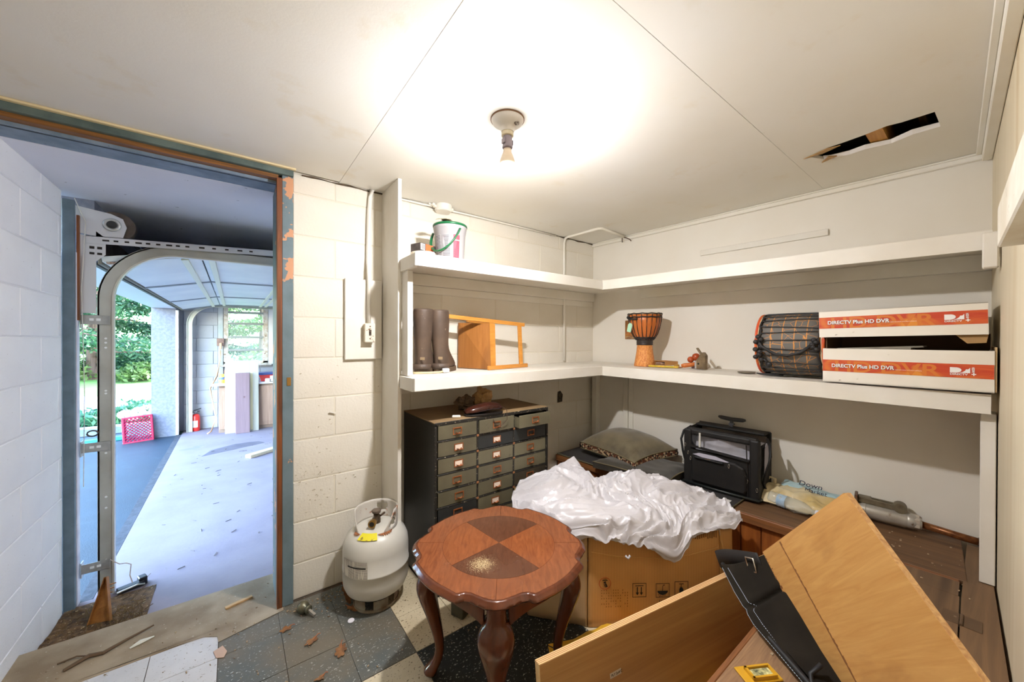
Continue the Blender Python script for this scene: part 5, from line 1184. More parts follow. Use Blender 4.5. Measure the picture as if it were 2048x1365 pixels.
# ------------------------------------------------------------------ litter on the floor
LEAFM=mt('dry_leaf',(150,104,60),.85,c2=(112,74,44),sc=30)
def leaf(name,label,loc,rz,s,group='dry brown oak leaves on the tiles',lobes=4):
    bm=BM(); pts=[]; n=48
    for k in range(n):
        a=2*PI*k/n; c=math.cos(a); base_=.55+.0*c
        r_=.42+.30*abs(math.sin(a*lobes*.5+.6))**.7; x=r_*math.cos(a)*1.35; y=r_*math.sin(a)*.8
        pts.append((x*s,y*s))
    c0=bm.verts.new((0,0,.004)); vs=[bm.verts.new((x,y,.002+.010*abs(noise.noise(Vector((x*40,y*40,loc[0]*9)))))) for x,y in pts]
    for k in range(n): bm.faces.new((c0,vs[k],vs[(k+1)%n]))
    t=thing(name,label,'leaf',loc,rz,group); obj('leaf_blade',bm,LEAFM,t,solid=.0006); obj('leaf_stalk',tube(BM(),[(s*.3,0,.004),(s*1.1,.004,.007),(s*1.4,.0,.004)],.0016,5),mt('leaf_stalk',(176,104,64),.7),t); return t
G='dry brown oak leaves on the tiles'
leaf('oak_leaf','jagged dry oak leaf with long stalk, nearest the table leg',(.352,1.62,.0005),R(70),.040,G,7)
leaf('oak_leaf','spread dry oak leaf halfway between faucet part and bottle cap',(.263,1.745,.0005),R(30),.032,G,5)
leaf('oak_leaf','pale curled oak leaf on the grey tile by the door casing',(.185,1.885,.0005),R(10),.026,G,5)
leaf('oak_leaf','narrow brown leaf scrap at the bottom edge of the grey tiles',(.26,1.535,.0005),R(15),.022,G,3)
t=leaf('withered_leaf','large withered brown leaf curled against the gas tank',(.44,1.905,.001),R(100),.05,'withered leaves by the gas tank',3); t.rotation_euler=(R(35),R(-30),R(100)); t.location.z=.035
t=leaf('withered_leaf','smaller withered leaf lying flat beside the gas tank foot',(.455,1.84,.001),R(120),.035,'withered leaves by the gas tank',3)
tag(obj('bottle_cap',lathe(BM(),[(0,0),(.013,0),(.0145,.002),(.0135,.005),(.011,.006),(0,.006)],22),mt('cap_white',(236,234,240),.4)),'white bottle cap with dark blue mark before the gas tank','cap').location=(.427,1.765,.0006)
o=obj('cap_mark',lathe(BM(),[(0,.0062),(.009,.0062),(.009,.0066),(0,.0066)],18),mt('cap_navy',(40,46,86),.4),bpy.data.objects['bottle_cap'])
text('A1',.008,WL,(-.005,-.003,.0068),bpy.data.objects['bottle_cap'],rot=(0,0,R(10)))
t=thing('old_doorknob','tarnished old door knob with its spindle by the door casing','knob',(.262,1.952,0),R(-60))
KN=mt('tarnished_brass',(122,116,92),.4,.6,c2=(96,98,84),sc=30)
bm=lathe(BM(),[(0,-.026),(.016,-.024),(.025,-.012),(.027,0),(.022,.012),(.012,.018),(.010,.026),(.017,.030),(.017,.036),(0,.036)],24,M=Matrix.Translation((0,0,.027))@Matrix.Rotation(PI/2,4,'Y')); obj('knob_body',bm,KN,t,smooth=True)
obj('spindle',bar(BM(),(.036,0,.024),(.075,0,.012),.010,.010),mt('spindle_grey',(176,170,160),.4,.6),t)
WL2=wood('pale_scrap',(206,170,120),(176,136,88),0,20)
tag(recenter(obj('wood_sliver',bar(BM(),(-.03,2.20,.006),(.075,2.225,.006),.018,.008,bev=.001),WL2)) or bpy.data.objects['wood_sliver'],'short pale wood sliver on the worn doorway step','wood scrap')
tag(recenter(obj('paper_scrap',prism(BM(),[(-.065,1.93),(-.035,1.945),(-.02,1.90),(-.03,1.87),(-.055,1.885)],.0012,.0026),mt('tan_paper_scrap',(198,166,144),.7))) or bpy.data.objects['paper_scrap'],'tan paper scrap lying where pale and grey tiles meet','paper scrap')
bm=BM(); tube(bm,[(-.52,2.16,.006),(-.46,2.19,.012),(-.42,2.18,.010),(-.36,2.22,.008),(-.28,2.25,.014)],[.006,.008,.007,.005,.003],6); tube(bm,[(-.46,2.19,.012),(-.50,2.22,.01),(-.55,2.22,.006)],.003,5)
tag(recenter(obj('dead_twig',bm,mt('twig_brown',(104,84,64),.9))) or bpy.data.objects['dead_twig'],'crooked dead twig on the worn step at left','twig')
bm=BM(); tube(bm,[(-.34,2.155,.004),(-.31,2.17,.006),(-.27,2.18,.004)],[.003,.008,.002],6,sx=1.5)
tag(recenter(obj('feather',bm,mt('pale_feather',(222,222,210),.7))) or bpy.data.objects['feather'],'small pale curled leaf on the worn step right of the twig','leaf')
# crumbs and dust along floor edges, nobody could count them
bm=BM()
for k in range(90):
    x,y=random.uniform(1.15,2.5),random.uniform(.03,.40); s_=random.uniform(.001,.004)
    box(bm,x-s_*1.6,x+s_,y-s_,y+s_*.6,.4002,.4002+s_*.5)
for k in range(700):
    if k<260: x,y=random.uniform(-.65,-.40),2.46+abs(random.gauss(0,.13)); z=GZ
    elif k<420: x,y=random.uniform(.2,.62),2.02-abs(random.gauss(0,.05)); z=0
    else: x,y=random.uniform(-.6,1.4),random.uniform(1.3,2.3); z=.001
    s_=random.uniform(.001,.0042); r4=Matrix.Translation((x,y,z+s_*.5))@Matrix.Rotation(random.uniform(0,6),4,(random.random(),random.random(),1))
    box(bm,-s_*random.uniform(.5,2.2),s_,-s_*.6,s_*.6,-s_*.4,s_*.4,M=r4)
o=tag(obj('floor_crumbs',bm,mt('crumbs',(190,170,140),.9,c2=(110,84,60),sc=6)),'scattered crumbs, grit and paint flakes over the floor','debris',kind='stuff')
bm=BM(); grid(bm,40,50,lambda u,v:(lambda x,y:Vector((x,y,GZ+.002+max(0,.040*math.exp(-((x+.66)/.16)**2)*math.exp(-((y-2.42)/.30)**2)+.018*noise.noise(Vector((x*22,y*22,1)))*math.exp(-((x+.6)/.2)**2)-.006))))(-.688+.34*u,2.388+.50*v))
tag(obj('leaf_litter',bm,mt('litter_brown',(122,92,58),.95,c2=(72,54,38),sc=34,dirt=(176,150,110),dsc=70,dth=(.6,.66),bs=.8,bsc=90,bd=.006),smooth=True),'brown mound of rotted leaf litter against the garage wall','debris',kind='stuff')
bm=BM()
for k in range(520):
    x=random.uniform(-.68,-.36); y=2.42+abs(random.gauss(0,.17)); a=random.uniform(0,PI); l_=random.uniform(.01,.04)
    tube(bm,[(x,y,GZ+.004),(x+l_*math.cos(a),y+l_*math.sin(a),GZ+random.uniform(.004,.03))],.0016,4)
tag(obj('dead_needles',bm,mt('needles',(124,98,58),.9,c2=(84,66,44),sc=9)),'drift of dead needles and leaf litter behind the doorway step','debris',kind='stuff')
bm=BM(); prism(bm,[(-.036,0),(.036,0),(.004,.15),(-.004,.15)],-.004,.0,M=Matrix.Rotation(R(72),4,'X'))
prism(bm,[(-.036,0),(-.031,.003),(-.002,.15),(-.004,.15)],-.0,.016,M=Matrix.Rotation(R(72),4,'X')); prism(bm,[(.036,0),(.031,.003),(.002,.15),(.004,.15)],-.0,.016,M=Matrix.Rotation(R(72),4,'X'))
for k in range(6): tube(bm,[(-.012,.0+.014*k+.012,.045+.010*k),(.012,.004+.014*k+.012,.047+.010*k)],.002,5)
t=tag(obj('metal_wedge',bm,mt('rusted_tin',(178,122,62),.5,.3,c2=(140,90,44),sc=30)),'rusty triangular tin plate standing in the litter by the doorway','plate'); t.location=(-.515,2.63,GZ+.020); t.rotation_euler=(0,0,R(-14)); t.scale=(1.15,1.15,1.35)

# ------------------------------------------------------------------ garage door and its hardware
t=thing('garage_door','open white sectional garage door hanging under the garage ceiling','garage door')
GD=mt('door_white',(232,234,232),.5,c2=(220,223,224),sc=3,dirt=(140,130,120),dsc=40,dth=(.75,.8))
GDE=mt('door_edge_grey',(150,154,156),.5,.3); GDC=mt('door_rail_cream',(232,230,206),.5)
prof_=[(-.575,1.705),(-.155,1.795),(.37,1.803),(.90,1.808),(1.43,1.812),(1.9,1.815)]
for k,((xa,za),(xb,zb)) in enumerate(zip(prof_,prof_[1:])):
    d=Vector((xb-xa,0,zb-za)); L_=d.length-.006; M_=Matrix.Translation((xa,0,za))@Matrix.Rotation(-math.atan2(zb-za,xb-xa),4,'Y')
    s_=obj('door_section',box(BM(),0,L_,2.99,7.14,0,.035,.004,M=M_),GD,t)
    for y in (4.22,5.68,7.02):
        obj('stile',box(box(BM(),0,L_,y-.012,y+.022,-.010,-.001,.002,M=M_),0,L_,y-.020,y-.013,-.004,-.001,M=M_),GDE,s_)
    for x in ((L_-.095,) if k==0 else (.030,L_-.035)):
        obj('edge_rail',box(BM(),x,x+.035,3.0,7.13,-.012,-.001,.002,M=M_),GDC,s_)
obj('bottom_seal',B(-.595,-.577,3.0,7.12,1.695,1.735,.004),mt('seal_grey',(120,116,108),.8),t)
obj('corner_bracket',B(-.56,-.50,2.985,3.05,1.70,1.712),mt('rusty_bracket',(166,120,98),.6,.4,c2=(214,206,200),sc=60),t)
def track(label,y,zb,xo,flip=1,ext=1.9):
    t=thing('door_track',label,'track',(0,0,0),0,'galvanised garage door tracks')
    P=[(xo,zb),(xo,1.50)]
    for a in np.linspace(0,PI/2,16)[1:]: P.append((xo+.30*(1-math.cos(a)),1.50+.30*math.sin(a)))
    P.append((ext,1.815))
    def sweep(n0,n1,y0,y1):
        bm=BM(); secs=[]
        for i,p in enumerate(P):
            a=Vector((*P[max(i-1,0)],0)); b=Vector((*P[min(i+1,len(P)-1)],0)); d=(b-a).normalized(); N=Vector((-d.y,d.x))
            secs.append([Vector((p[0]+N.x*n,yy,p[1]+N.y*n)) for n,yy in ((n0,y0),(n1,y0),(n1,y1),(n0,y1))])
        return loft(bm,secs)
    TR=mt('track_steel',(186,188,182),.4,.35,c2=(172,172,164),sc=7)
    o=obj('track_web',sweep(-.030,.030,y,y+.003),TR,t,auto=50); obj('track_lip',sweep(-.032,-.024,y-.006*flip,y+.026*flip) if flip>0 else sweep(-.032,-.024,y-.02,y+.004),mt('track_lip',(206,206,196),.35,.35),t,auto=50); obj('track_edge',sweep(.024,.032,y,y+.026*flip) if flip>0 else sweep(.024,.032,y-.02,y),TR,t,auto=50)
    return t
t=track('near garage door track, floor to ceiling, seen through the doorway',2.93,GZ+.002,-.552)
WH=mt('daylight_slot',(236,240,240),.6)
for z in (-.10,.04,.075,.36,.42,.66,.985,1.0,1.235,1.262,1.285):
    obj('bolt_hole',tube(BM(),[(-.552,2.9298,z),(-.552,2.9292,z)],.0055,8),WH,t)
track('far garage door track beside the fire extinguisher',7.30,GZ+.002,-.52,-1)
t=thing('track_brackets','steel brackets holding the near door track to its jamb','bracket')
for z in (.055,.70,1.385):
    b=obj('angle_bracket',B(-.640,-.535,2.921,2.924,z-.025,z+.025,.001),STEEL,t); obj('bracket_tab',B(-.644,-.640,2.921,2.96,z-.045,z+.035),STEEL,b)
    for x in (-.60,-.575): obj('slot',B(x-.010,x+.006,2.9202,2.9208,z-.005,z+.008),WH,b)
t=thing('flag_bracket','slotted steel flag bracket at the top of the near door jamb','bracket')
bm=BM(); box(bm,-.648,-.585,2.921,2.925,1.42,1.835,.001); prism(bm,[(-.585,1.70),(-.55,1.74),(-.55,1.83),(-.585,1.86)],-2.925,-2.921,M=Matrix.Rotation(PI/2,4,'X')); obj('bracket_plate',bm,mt('bright_zinc',(206,208,212),.4,.35),t)
for x,z,h in ((-.600,1.80,.03),(-.572,1.80,.03),(-.600,1.765,.014),(-.572,1.765,.014),(-.600,1.85,.0),(-.600,1.735,.012),(-.572,1.735,.012)):
    if h: obj('slot',B(x-.009,x+.009,2.9200,2.9208,z,z+h),DARK,t)
t=thing('perforated_angle','perforated steel angle running back from the door bracket','angle iron')
M_=Matrix.Translation((-.62,2.915,1.792))@Matrix.Rotation(-R(3.1),4,'Y'); AN=mt('bright_zinc',(206,208,212),.4,.35)
obj('angle_web',box(box(BM(),0,1.2,0,.003,0,.040,M=M_),0,1.2,0,.03,.037,.040,M=M_),AN,t)
for k in range(14):
    x=.06+.042*k+(.02 if k>8 else 0)*(k-8); obj('punched_hole',box(BM(),x,x+.018+.008*(k%3==0),-.0012,-.0004,.015,.024,M=M_),DARK,t)
t=thing('cable_drum','torsion spring shaft, end plate and dark cable drum above the door','drum')
bm=BM(); prism(bm,[(-.655,1.845),(-.53,1.825),(-.485,1.84),(-.47,1.90),(-.485,1.945),(-.53,1.965),(-.66,1.985)],-2.925,-2.921,M=Matrix.Rotation(PI/2,4,'X')); obj('end_plate',bm,AN,t)
obj('bearing_ring',lathe(BM(),[(.020,0),(.034,.002),(.036,.006),(.030,.010),(.018,.010),(.020,0)],28,M=Matrix.Translation((-.525,2.921,1.905))@Matrix.Rotation(PI/2,4,'X'),cap=False),mt('zinc_ring',(190,192,190),.35,.5),t,smooth=True)
obj('bearing_hub',tube(BM(),[(-.525,2.905,1.905),(-.525,2.924,1.905)],.019,16),mt('hub_dark',(52,54,54),.5,.4),t)
obj('drum_wheel',tube(BM(),[(-.515,2.94,1.905),(-.515,2.985,1.905)],.078,36),mt('drum_dark',(74,64,58),.5,.4,c2=(96,86,78),sc=20),t,auto=40)
obj('torsion_shaft',tube(BM(),[(-.515,2.98,1.905),(-.515,7.2,1.905)],.0125,14),mt('shaft_steel',(170,176,190),.15,.9),t,smooth=True)
obj('header_shade_plate',B(-.598,-.588,3.02,3.75,1.745,1.885),mt('header_shade_brown',(62,46,40),.8,c2=(84,70,60),sc=9),bpy.data.objects['wall_pillar'])  # dark plate laid over the header as painted shade at its unlit end
obj('header_rail',B(-.598,-.586,3.02,7.1,1.735,1.748),STEEL,bpy.data.objects['wall_pillar'])
tag(obj('dangling_wire',tube(BM(),[(-.66,2.915,2.02),(-.62,2.91,1.90),(-.635,2.91,1.55),(-.625,2.91,1.0),(-.63,2.912,.5)],.0018,5),mt('pale_wire',(206,204,196),.6)),'thin pale wire hanging down the near door jamb','wire')
t=tag(obj('rope_hook',tube(BM(),[(-.60+.02*math.cos(a),2.925,.775+.015*math.sin(a)) for a in np.linspace(0,2*PI,16,endpoint=False)],.004,6,close=True),mt('iron_ring',(74,66,62),.5,.5)),'small dark iron ring screwed to the near door jamb','ring')
bm=BM(); 
for z in (.92,.28): box(bm,-.628,-.612,2.925,2.94,z-.012,z+.012,.003); 
P=[(-.54,2.925,.075),(-.50,2.925,.035),(-.475,2.925,.032),(-.455,2.92,.02),(-.46,2.92,-.04),(-.45,2.92,-.085)]
tag(obj('frayed_cord',tube(BM(),P,.0028,5),mt('frayed_cord',(206,196,186),.8)),'frayed cord tied round the track and down to the latch','cord')
t=thing('door_latch','black metal latch lying on the concrete at the track foot','latch',(-.455,2.92,GZ),R(20))
BK=mt('latch_black',(40,42,46),.45,.3)
obj('latch_plate',B(-.055,.05,-.02,.02,.001,.028,.003),BK,t); obj('latch_keeper',B(.03,.065,-.012,.035,.0,.045,.004),BK,t)
obj('latch_rod',tube(BM(),[(-.06,-.024,.02),(.02,-.026,.024),(.05,-.02,.01)],.005,6),STEEL,t)
bm=BM(); prism(bm,[(-.30,5.70),(-.22,5.95),(.02,6.12),(.28,6.10),(.34,5.96),(.10,5.86),(-.10,5.78)],GZ+.0002,GZ+.0012); obj('oil_stain',bm,mt('damp_stain',(92,88,98),.6,c2=(104,100,110),sc=9),bpy.data.objects['floor_garage'])
bm=BM()
for k in range(60):
    x,y=random.uniform(-.5,.5),random.uniform(2.8,6.5); a=random.uniform(0,PI); l_=random.uniform(.01,.05); tube(bm,[(x,y,GZ+.003),(x+l_*math.cos(a),y+l_*math.sin(a),GZ+.004)],.0022,4)
tag(obj('garage_twigs',bm,mt('twig_grey',(110,104,104),.9)),'stray twigs and leaf bits scattered over the garage concrete','debris',kind='stuff')
# ------------------------------------------------------------------ things at the garage's far wall
t=thing('fire_extinguisher','red fire extinguisher on the garage floor by the far track','extinguisher',(-.455,7.36,GZ))
RED=mt('extinguisher_red',(214,52,46),.3)
obj('extinguisher_body',lathe(BM(),[(0,0),(.05,0),(.054,.008),(.054,.21),(.045,.24),(.018,.258),(0,.258)],24),RED,t,smooth=True)
obj('valve_head',box(lathe(BM(),[(0,.258),(.016,.258),(.016,.285),(0,.285)],12),-.03,.02,-.012,.012,.28,.31,.004),mt('valve_grey',(110,110,116),.5,.4),t)
obj('squeeze_handle',box(bar(BM(),(-.02,0,.31),(.065,0,.335),.02,.012),-.0,.05,-.01,.01,.29,.298),BLACKM,t)
patch('white_label',.0545,.0545,.06,.16,R(-130),R(-60),mt('label_white',(236,232,226),.5),t)
obj('hose',tube(BM(),[(-.02,0,.30),(-.055,-.01,.26),(-.06,-.012,.15),(-.056,-.012,.09)],.008,8),BLACKM,t,smooth=True)
t=thing('base_cabinet','old wooden base cabinet under the far garage window','cabinet',(.17,7.17,GZ))
CBW=wood('faded_cabinet_wood',(176,146,128),(150,118,100),2,6,8,.6); 
obj('cabinet_box',B(-.34,.62,-.20,.255,.0,.70),mt('cabinet_side',(150,128,114),.7,c2=(132,108,94),sc=4),t)
for x0,x1 in ((-.33,-.10),(-.09,.14),(.15,.38),(.39,.61)):
    d=obj('cabinet_door',B(x0,x1,-.218,-.201,.05,.67,.003),CBW,t); obj('door_panel',B(x0+.045,x1-.045,-.224,-.219,.10,.62,.002),CBW,d); obj('knob',tube(BM(),[(x1-.02,-.222,.36),(x1-.02,-.24,.36)],.012,8),BLACKM,d)
obj('worktop',B(-.42,.66,-.25,.26,.701,.725,.004),mt('pale_worktop',(206,206,208),.4,c2=(188,188,192),sc=8),t)
for nm,lab,x,y,sz,c in (('paint_can','orange can on the garage worktop, left of the white board',-.20,7.12,(.075,.20),(232,120,60)),('glue_pot','yellow and blue pot on the garage worktop',-.30,7.16,(.045,.13),(236,196,80))):
    t=thing(nm,lab,'can',(x+.17,y,.606)); obj('can_body',lathe(BM(),[(0,0),(sz[0],0),(sz[0],sz[1]),(sz[0]*.8,sz[1]+.005),(0,sz[1]+.005)],20),mt(nm+'_paint',c,.4),t,auto=40); obj('can_band',lathe(BM(),[(sz[0]+.001,sz[1]*.4),(sz[0]+.001,sz[1]*.7)],20,cap=False),mt(nm+'_band',(80,110,150),.5),t)
t=thing('red_toolbox','red tray and papers on the garage worktop under the window','toolbox',(.50,7.15,.606)); obj('toolbox_body',prism(BM(),[(-.14,0),(.18,0),(.20,.10),(-.17,.10)],-.10,.08,M=Matrix.Rotation(PI/2,4,'X')),mt('toolbox_red',(214,60,58),.4),t); obj('toolbox_lid',B(-.18,.20,-.10,.12,.101,.135,.004),mt('toolbox_blue',(60,80,140),.4),t)
t=thing('worktop_papers','pale cartons and papers beside the red toolbox','carton',(.52,6.98,.606)); obj('carton_body',B(-.05,.10,-.03,.04,0,.09,.002),mt('pale_carton',(222,206,196),.7),t); obj('paper_sheet',prism(BM(),[(-.12,-.04),(-.06,-.05),(-.055,.04),(-.10,.05)],.0,.05),mt('paper_white',(226,226,232),.7),t)
t=thing('whitewashed_board','wide whitewashed board leaning on the garage cabinet','board',(.11,6.85,GZ)); t.rotation_euler=(R(-3.5),0,0)
obj('board_face',B(-.205,.205,-.004,.012,.0,1.075,.002),wood('whitewash',(186,184,176),(170,168,156),2,5,10,.6,c3=(236,230,196)),t)
obj('grain_strip',B(.10,.13,-.0052,-.0042,.02,.9),mt('yellow_strip',(226,214,170),.6),t)
t=thing('pinkish_plank','thick greyish pink plank leaning in front of the white board','plank',(.115,6.765,GZ)); t.rotation_euler=(R(-4),0,R(2))
obj('plank_face',B(-.088,.088,-.004,.034,.0,.895,.003),wood('pink_plank',(140,118,126),(122,100,108),2,6,9,.6),t); obj('plank_knot',B(.01,.03,-.0052,-.0042,.52,.545,.003),mt('knot',(120,92,96),.7),t)
t=thing('outlet_box','rusty outlet box with a plug on the far window casing','outlet',(-.158,7.418,1.17)); obj('box_plate',B(-.045,.045,-.045,0,0,.12,.004),mt('rusty_box',(120,92,84),.6,c2=(150,120,108),sc=20),t); obj('plug_body',B(-.015,.02,-.075,-.046,-.05,.05,.006),mt('plug_tan',(196,160,132),.5),t)
tag(recenter(obj('trailing_cable',tube(BM(),[(-.16,7.35,1.10),(-.165,7.36,.95),(-.20,7.34,.70),(-.27,7.02,.55),(-.235,7.0,.30),(-.20,7.02,.10),(-.26,7.0,GZ+.03),(-.30,6.97,GZ+.01)],.010,8),mt('cable_tan',(214,170,130),.5),smooth=True)) or bpy.data.objects['trailing_cable'],'tan power cable dropping from the outlet past the worktop','cable')
tag(obj('loose_board',bar(BM(),(.14,5.30,GZ+.02),(.62,5.62,GZ+.02),.09,.036,bev=.002),wood('pale_loose',(216,204,180),(196,180,152),0,8)),'short pale board lying on the garage floor','board')
tag(recenter(obj('coiled_hose',tube(BM(),[(.66+.10*math.cos(a),6.62+.03*math.sin(a),GZ+.10+.08*math.sin(a)+.004*a) for a in np.linspace(0,4*PI,40)],.009,8),mt('hose_white',(226,230,234),.5),smooth=True)) or bpy.data.objects['coiled_hose'],'coil of white hose standing by the garage cabinet','hose')

# ------------------------------------------------------------------ outdoors
ASP=NB('asphalt'); ac=ASP.mix(ASP.ramp(ASP.noise(2,5,.6),.35,.7),(26,44,58),(34,56,72)); ac=ASP.mix(ASP.ramp(ASP.noise(5,4,.6,1),.62,.72,0,.5),ac,(64,84,98)); ASP.bump(ASP.noise(160,3),.5,.003); ASP=ASP.out(ac,.55)  # blue of the sky's reflection is mixed into the asphalt colour
struct(obj('floor_drive',box(BM(),-7,-.602,-4,8.1,GZ-.1,GZ-.008),ASP),'dark asphalt drive outside the garage, coloured with reflected sky')
tag(recenter(obj('kerb_edge',box(BM(),-.66,-.604,2.9,7.2,GZ-.02,GZ-.004),mt('kerb_dark',(70,74,82),.9,c2=(50,54,62),sc=30,bs=.6,bsc=60))) or bpy.data.objects['kerb_edge'],'crumbling dark asphalt lip along the concrete edge','kerb')
def terr(x,y):
    h=-.13
    if y>8.2: h+=min(1,(y-8.2)/.5)*.10
    if y>15: h+=(y-15)*.045
    if y>24: h+=(y-24)*.11
    return h+.05*noise.noise(Vector((x*.6,y*.6,0)))*min(1,max(0,(y-8.2)))
GRS=NB('grass_ground'); gc=GRS.mix(GRS.ramp(GRS.noise(.8,5,.6),.35,.65),(70,120,56),(108,146,76)); gc=GRS.mix(GRS.ramp(GRS.noise(14,4,.6),.4,.7,0,.6),gc,(70,112,62)); GRS.bump(GRS.noise(30,4),.6,.02); GRS=GRS.out(gc,.9)
bm=BM(); grid(bm,50,70,lambda u,v:(lambda x,y:Vector((x,y,terr(x,y))))(-24+40*u,8.05+44*v)); struct(obj('ground_lawn',bm,GRS,smooth=True),'sunlit lawn rising beyond the drive')
tag(recenter(obj('kerb_stones',prism(BM(),[(-6,8.0),(-.95,7.86),(-.95,8.0),(-6,8.16)],GZ-.02,GZ+.11,bev=.02),mt('kerb_grey',(118,132,142),.9,c2=(92,106,116),sc=14,bs=.6,bsc=30))) or bpy.data.objects['kerb_stones'],'low grey stone kerb at the far edge of the drive','kerb')
def leafmesh(name,cents,size,mat,par=None,flat=.0):
    n=len(cents); c=np.asarray(cents,dtype=float); a=rng.normal(size=(n,3)); a/=np.linalg.norm(a,axis=1)[:,None]; b=rng.normal(size=(n,3)); b[:,2]+=flat; b-=a*(a*b).sum(1)[:,None]; b/=np.linalg.norm(b,axis=1)[:,None]
    s=size*(.6+.8*rng.rand(n,1)); v=np.stack([c-a*s,c-b*s*.45,c+a*s,c+b*s*.45],1).reshape(-1,3); f=np.arange(4*n).reshape(-1,4)
    me=bpy.data.meshes.new(name); me.from_pydata(v.tolist(),[],f.tolist()); me.materials.append(mat); o=bpy.data.objects.new(name,me); COL.objects.link(o)
    if par: o.parent=par
    return o
def leafmat(name,c,c2):
    b=NB(name); col=b.mix(b.ramp(b.noise(1.2,4,.6),.35,.65),c,c2); b.out(col,.55); b.p.inputs['Transmission Weight'].default_value=0
    tr=b.n('ShaderNodeBsdfTranslucent'); b.l(col,tr.inputs[0]); mx=b.n('ShaderNodeMixShader'); mx.inputs[0].default_value=.35; b.l(b.p.outputs[0],mx.inputs[1]); b.l(tr.outputs[0],mx.inputs[2]); b.l(mx.outputs[0],b.t.nodes['Material Output'].inputs[0]); return b.m
LF1=leafmat('pine_green',(22,62,46),(46,88,54)); LF2=leafmat('hedge_green',(56,92,48),(92,116,62)); LF3=leafmat('fern_green',(40,96,78),(70,112,72))
BARK=wood('bark',(96,78,70),(66,52,48),2,6,6,.9,bs=.8)
def tree(label,x,y,h,rad,n,mat,z0=.0,trunk=.16,size=.13,low=.25,group='trees behind the lawn'):
    t=thing('tree',label,'tree',(x,y,terr(x,y)-.05),0,group)
    bm=tube(BM(),[(0,0,0),(.05,.02,h*.3),(-.03,.05,h*.6),(0,0,h*.9)],[trunk,trunk*.85,trunk*.6,trunk*.2],10)
    C=[]; n=int(n*2.3); size*=.52
    nb=16
    for k in range(nb):
        zc=low*h+(h*.95-low*h)*k/nb; a=k*2.4; L_=rad*(1-.55*k/nb); tip=Vector((L_*math.cos(a),L_*math.sin(a),zc+L_*.02-.12*L_)); st=Vector((0,0,zc*.97+.1)); tube(bm,[st,(st+tip)/2+Vector((0,0,.12)),tip],[.04,.028,.01],5)
        m=n//nb
        for q in range(m):
            f=random.random()**.6; p=st.lerp(tip,f); sp=.12+.42*f; C.append((p.x+random.gauss(0,sp*.8),p.y+random.gauss(0,sp*.8),p.z-abs(random.gauss(0,.10))+random.gauss(0,.07)))
    obj('trunk',bm,BARK,t); o=leafmesh('foliage',C,size,mat,t,flat=1.2); o['kind']='stuff'; return t
tree('dark evergreen with bare trunk left of the door opening',-4.2,13.2,6.2,2.3,9000,LF1,trunk=.20,size=.11,low=.24)
tree('evergreen with drooping layered branches seen through the door opening',-3.4,16.5,6.8,2.6,9000,LF1,trunk=.14,size=.12,low=.12)
tree('evergreen standing right behind the far pillar line',-1.6,18.5,7.0,2.6,7000,LF1,size=.13,low=.14)
tree('light green tree seen through the far window',.9,17.0,6.5,2.5,7000,LF2,size=.13,low=.22)
tree('pale bushy tree behind the window view',3.2,21.0,7,3,6000,LF2,size=.16,low=.1)
tree('tall tree at the back of the garden',-6.5,23,9,3.6,8000,LF2,size=.18,low=.08)
def bush(label,x,y,r,h,n,mat,size=.07,group='low bushes at the back of the lawn'):
    t=thing('bush',label,'bush',(x,y,terr(x,y)-.03),0,group); C=[]
    for q in range(n):
        a=random.uniform(0,2*PI); e=random.random()**.5; rr_=r*e*random.uniform(.6,1); C.append((rr_*math.cos(a),rr_*math.sin(a),h*abs(math.sqrt(max(0,1-e*e)))*random.uniform(.3,1)+.03))
    o=leafmesh('bush_leaves',C,size,mat,t); o['kind']='stuff'; obj('bush_stem',tube(BM(),[(0,0,0),(.02,0,h*.6)],.02,5),BARK,t)
bush('wide green bush under the trees, behind the sunlit strip',-4.4,16.6,1.3,.9,2500,LF2); bush('lighter green bush right of the wide one',-3.0,17.6,1.1,.8,2000,LF3); bush('low bush near the far pillar',-2.2,15.8,.7,.55,1500,LF2); bush('bush below the window view',.6,12.0,1.0,1.0,1800,LF2)
C=[]; 
for q in range(7000):
    x=random.uniform(-3.6,-1.0); y=random.uniform(8.15,10.1); C.append((x,y,terr(x,y)+random.random()*.20*(1-.25*(y-8.1))))
tag(leafmesh('fern_cover',C,.055,LF3,flat=.3),'blue-green fern ground cover behind the stone kerb','plants',kind='stuff')
bm=BM(); ell(bm,(-2.2,9.3,.03),(.75,.6,.28),20,10)
tag(recenter(obj('boulder',bm,mt('boulder_grey',(150,152,162),.9,c2=(120,124,134),sc=4,bs=.6,bsc=14),smooth=True)) or bpy.data.objects['boulder'],'low grey boulder hump behind the ferns','rock')
HYD=mt('hydrangea_white',(236,234,226),.8,c2=(214,208,200),sc=60)
for k,(x,y,z,s_) in enumerate(((-1.28,7.78,.16,.075),(-1.13,7.74,.19,.08),(-1.02,7.72,.22,.085),(-1.18,7.70,.13,.07),(-.95,7.66,.17,.07),(-.97,7.55,.0,.05),(-.93,7.42,-.07,.06))):
    t=thing('hydrangea',['white hydrangea bloom standing apart, leftmost behind the crate','white hydrangea bloom second from left above the crate','tallest white hydrangea bloom above the crate corner','small low white bloom just over the crate rim','white hydrangea bloom nearest the stucco pillar','small white bloom low beside the crate, by the pillar','lowest white bloom drooping onto the drive by the pillar foot'][k],"flower",(x,y,z-s_),0,'white hydrangea blooms behind the red crate')
    CC=[]
    for q in range(260):
        v=rng.normal(size=3); v/=np.linalg.norm(v); CC.append(v*s_*random.uniform(.8,1.05)*np.array([1,1,.75])+np.array([0,0,s_]))
    o=leafmesh('petals',CC,.016,HYD,t); o['kind']='stuff'; obj('flower_stem',tube(BM(),[(0,0,-max(.02,z-s_-GZ)),(0,0,s_)],.004,5),LF1,t)
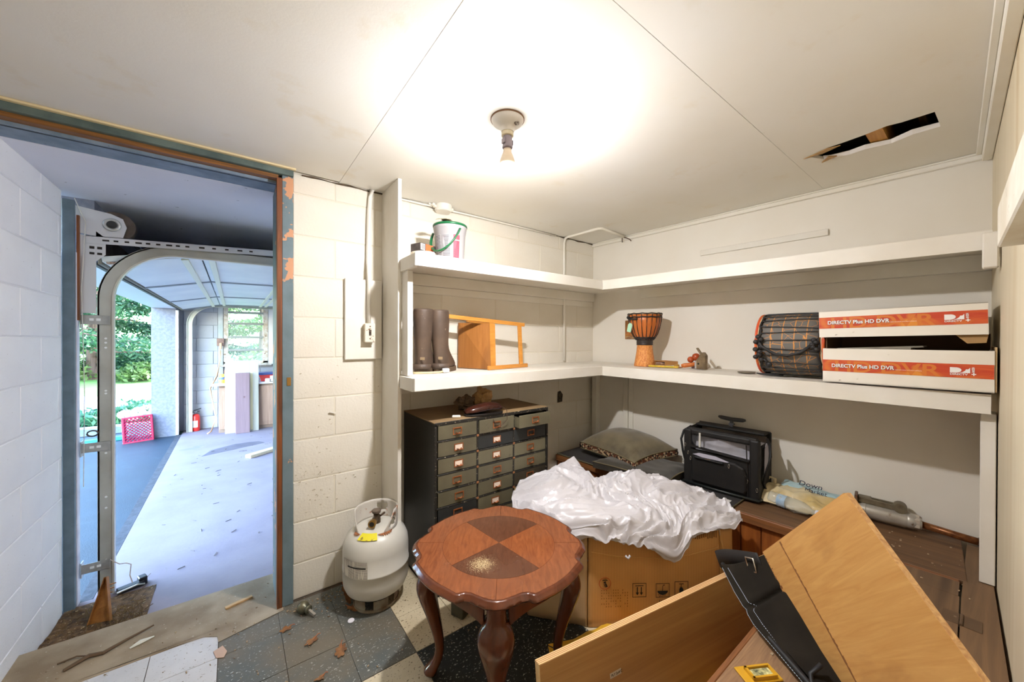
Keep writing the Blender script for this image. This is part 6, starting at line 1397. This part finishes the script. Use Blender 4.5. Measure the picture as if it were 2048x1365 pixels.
# magenta crate and teal tub
t=thing('plastic_crate','magenta plastic crate with diamond lattice tipped on its side outside','crate',(-1.02,7.03,GZ-.006),R(4)); t.rotation_euler=(R(-8),R(-3),R(6))
MG=mt('magenta_plastic',(150,14,62),.4); cw,ch,cd=.30,.355,.26
def rim(y,w=.022): 
    bm=BM(); box(bm,-cw/2,cw/2,y,y+.012,0,w,.003); box(bm,-cw/2,cw/2,y,y+.012,ch-w,ch,.003); box(bm,-cw/2,-cw/2+w,y,y+.012,w,ch-w,.003); box(bm,cw/2-w,cw/2,y,y+.012,w,ch-w,.003); return bm
obj('crate_rim',rim(0),MG,t); obj('crate_rim',rim(cd),MG,t)
def lattice(W,H,n,mk):
    bm=BM()
    for k in range(-n,2*n):
        for sg in (1,-1):
            # line x = x0 + sg*z
            x0=-W/2+k*W/n; 
            if sg<0: x0=-W/2+(k+n)*W/n-0
            z0,z1=0,H; xa,xb=x0,x0+sg*H
            ts=[0,1]
            def clip(lo,hi,a,b,t0,t1):
                d=b-a
                if abs(d)<1e-9: return (t0,t1)
                ta,tb=(lo-a)/d,(hi-a)/d
                if ta>tb: ta,tb=tb,ta
                return max(t0,ta),min(t1,tb)
            t0,t1=clip(-W/2,W/2,xa,xb,0,1)
            if t1-t0<.03: continue
            p=mk(xa+(xb-xa)*t0,H*t0); q=mk(xa+(xb-xa)*t1,H*t1); tube(bm,[p,q],.0055,4)
    return bm
obj('lattice_side',lattice(cw-.03,ch-.03,7,lambda x,z:(x,.006,z+.015)),MG,t)['kind']='stuff'
obj('lattice_side',lattice(cd,ch-.02,6,lambda x,z:(-cw/2+.004,x+cd/2,z+.01)),MG,t)['kind']='stuff'
obj('lattice_side',lattice(cd,ch-.02,6,lambda x,z:(cw/2-.004,x+cd/2,z+.01)),MG,t)['kind']='stuff'
t=thing('teal_tub','translucent teal plastic tub lid lying beside the crate','tub',(-1.32,7.45,GZ-.006),R(10)); TE=mt('teal_plastic',(60,150,164),.3)
obj('tub_tray',box(B(-.28,.20,-.14,.16,0,.012,.004),-.28,.20,-.14,-.125,.012,.05,.003),TE,t); obj('tub_side',B(.13,.42,-.13,-.10,.012,.20,.01),glass('teal_glass',(120,220,226),.2,.6),t)
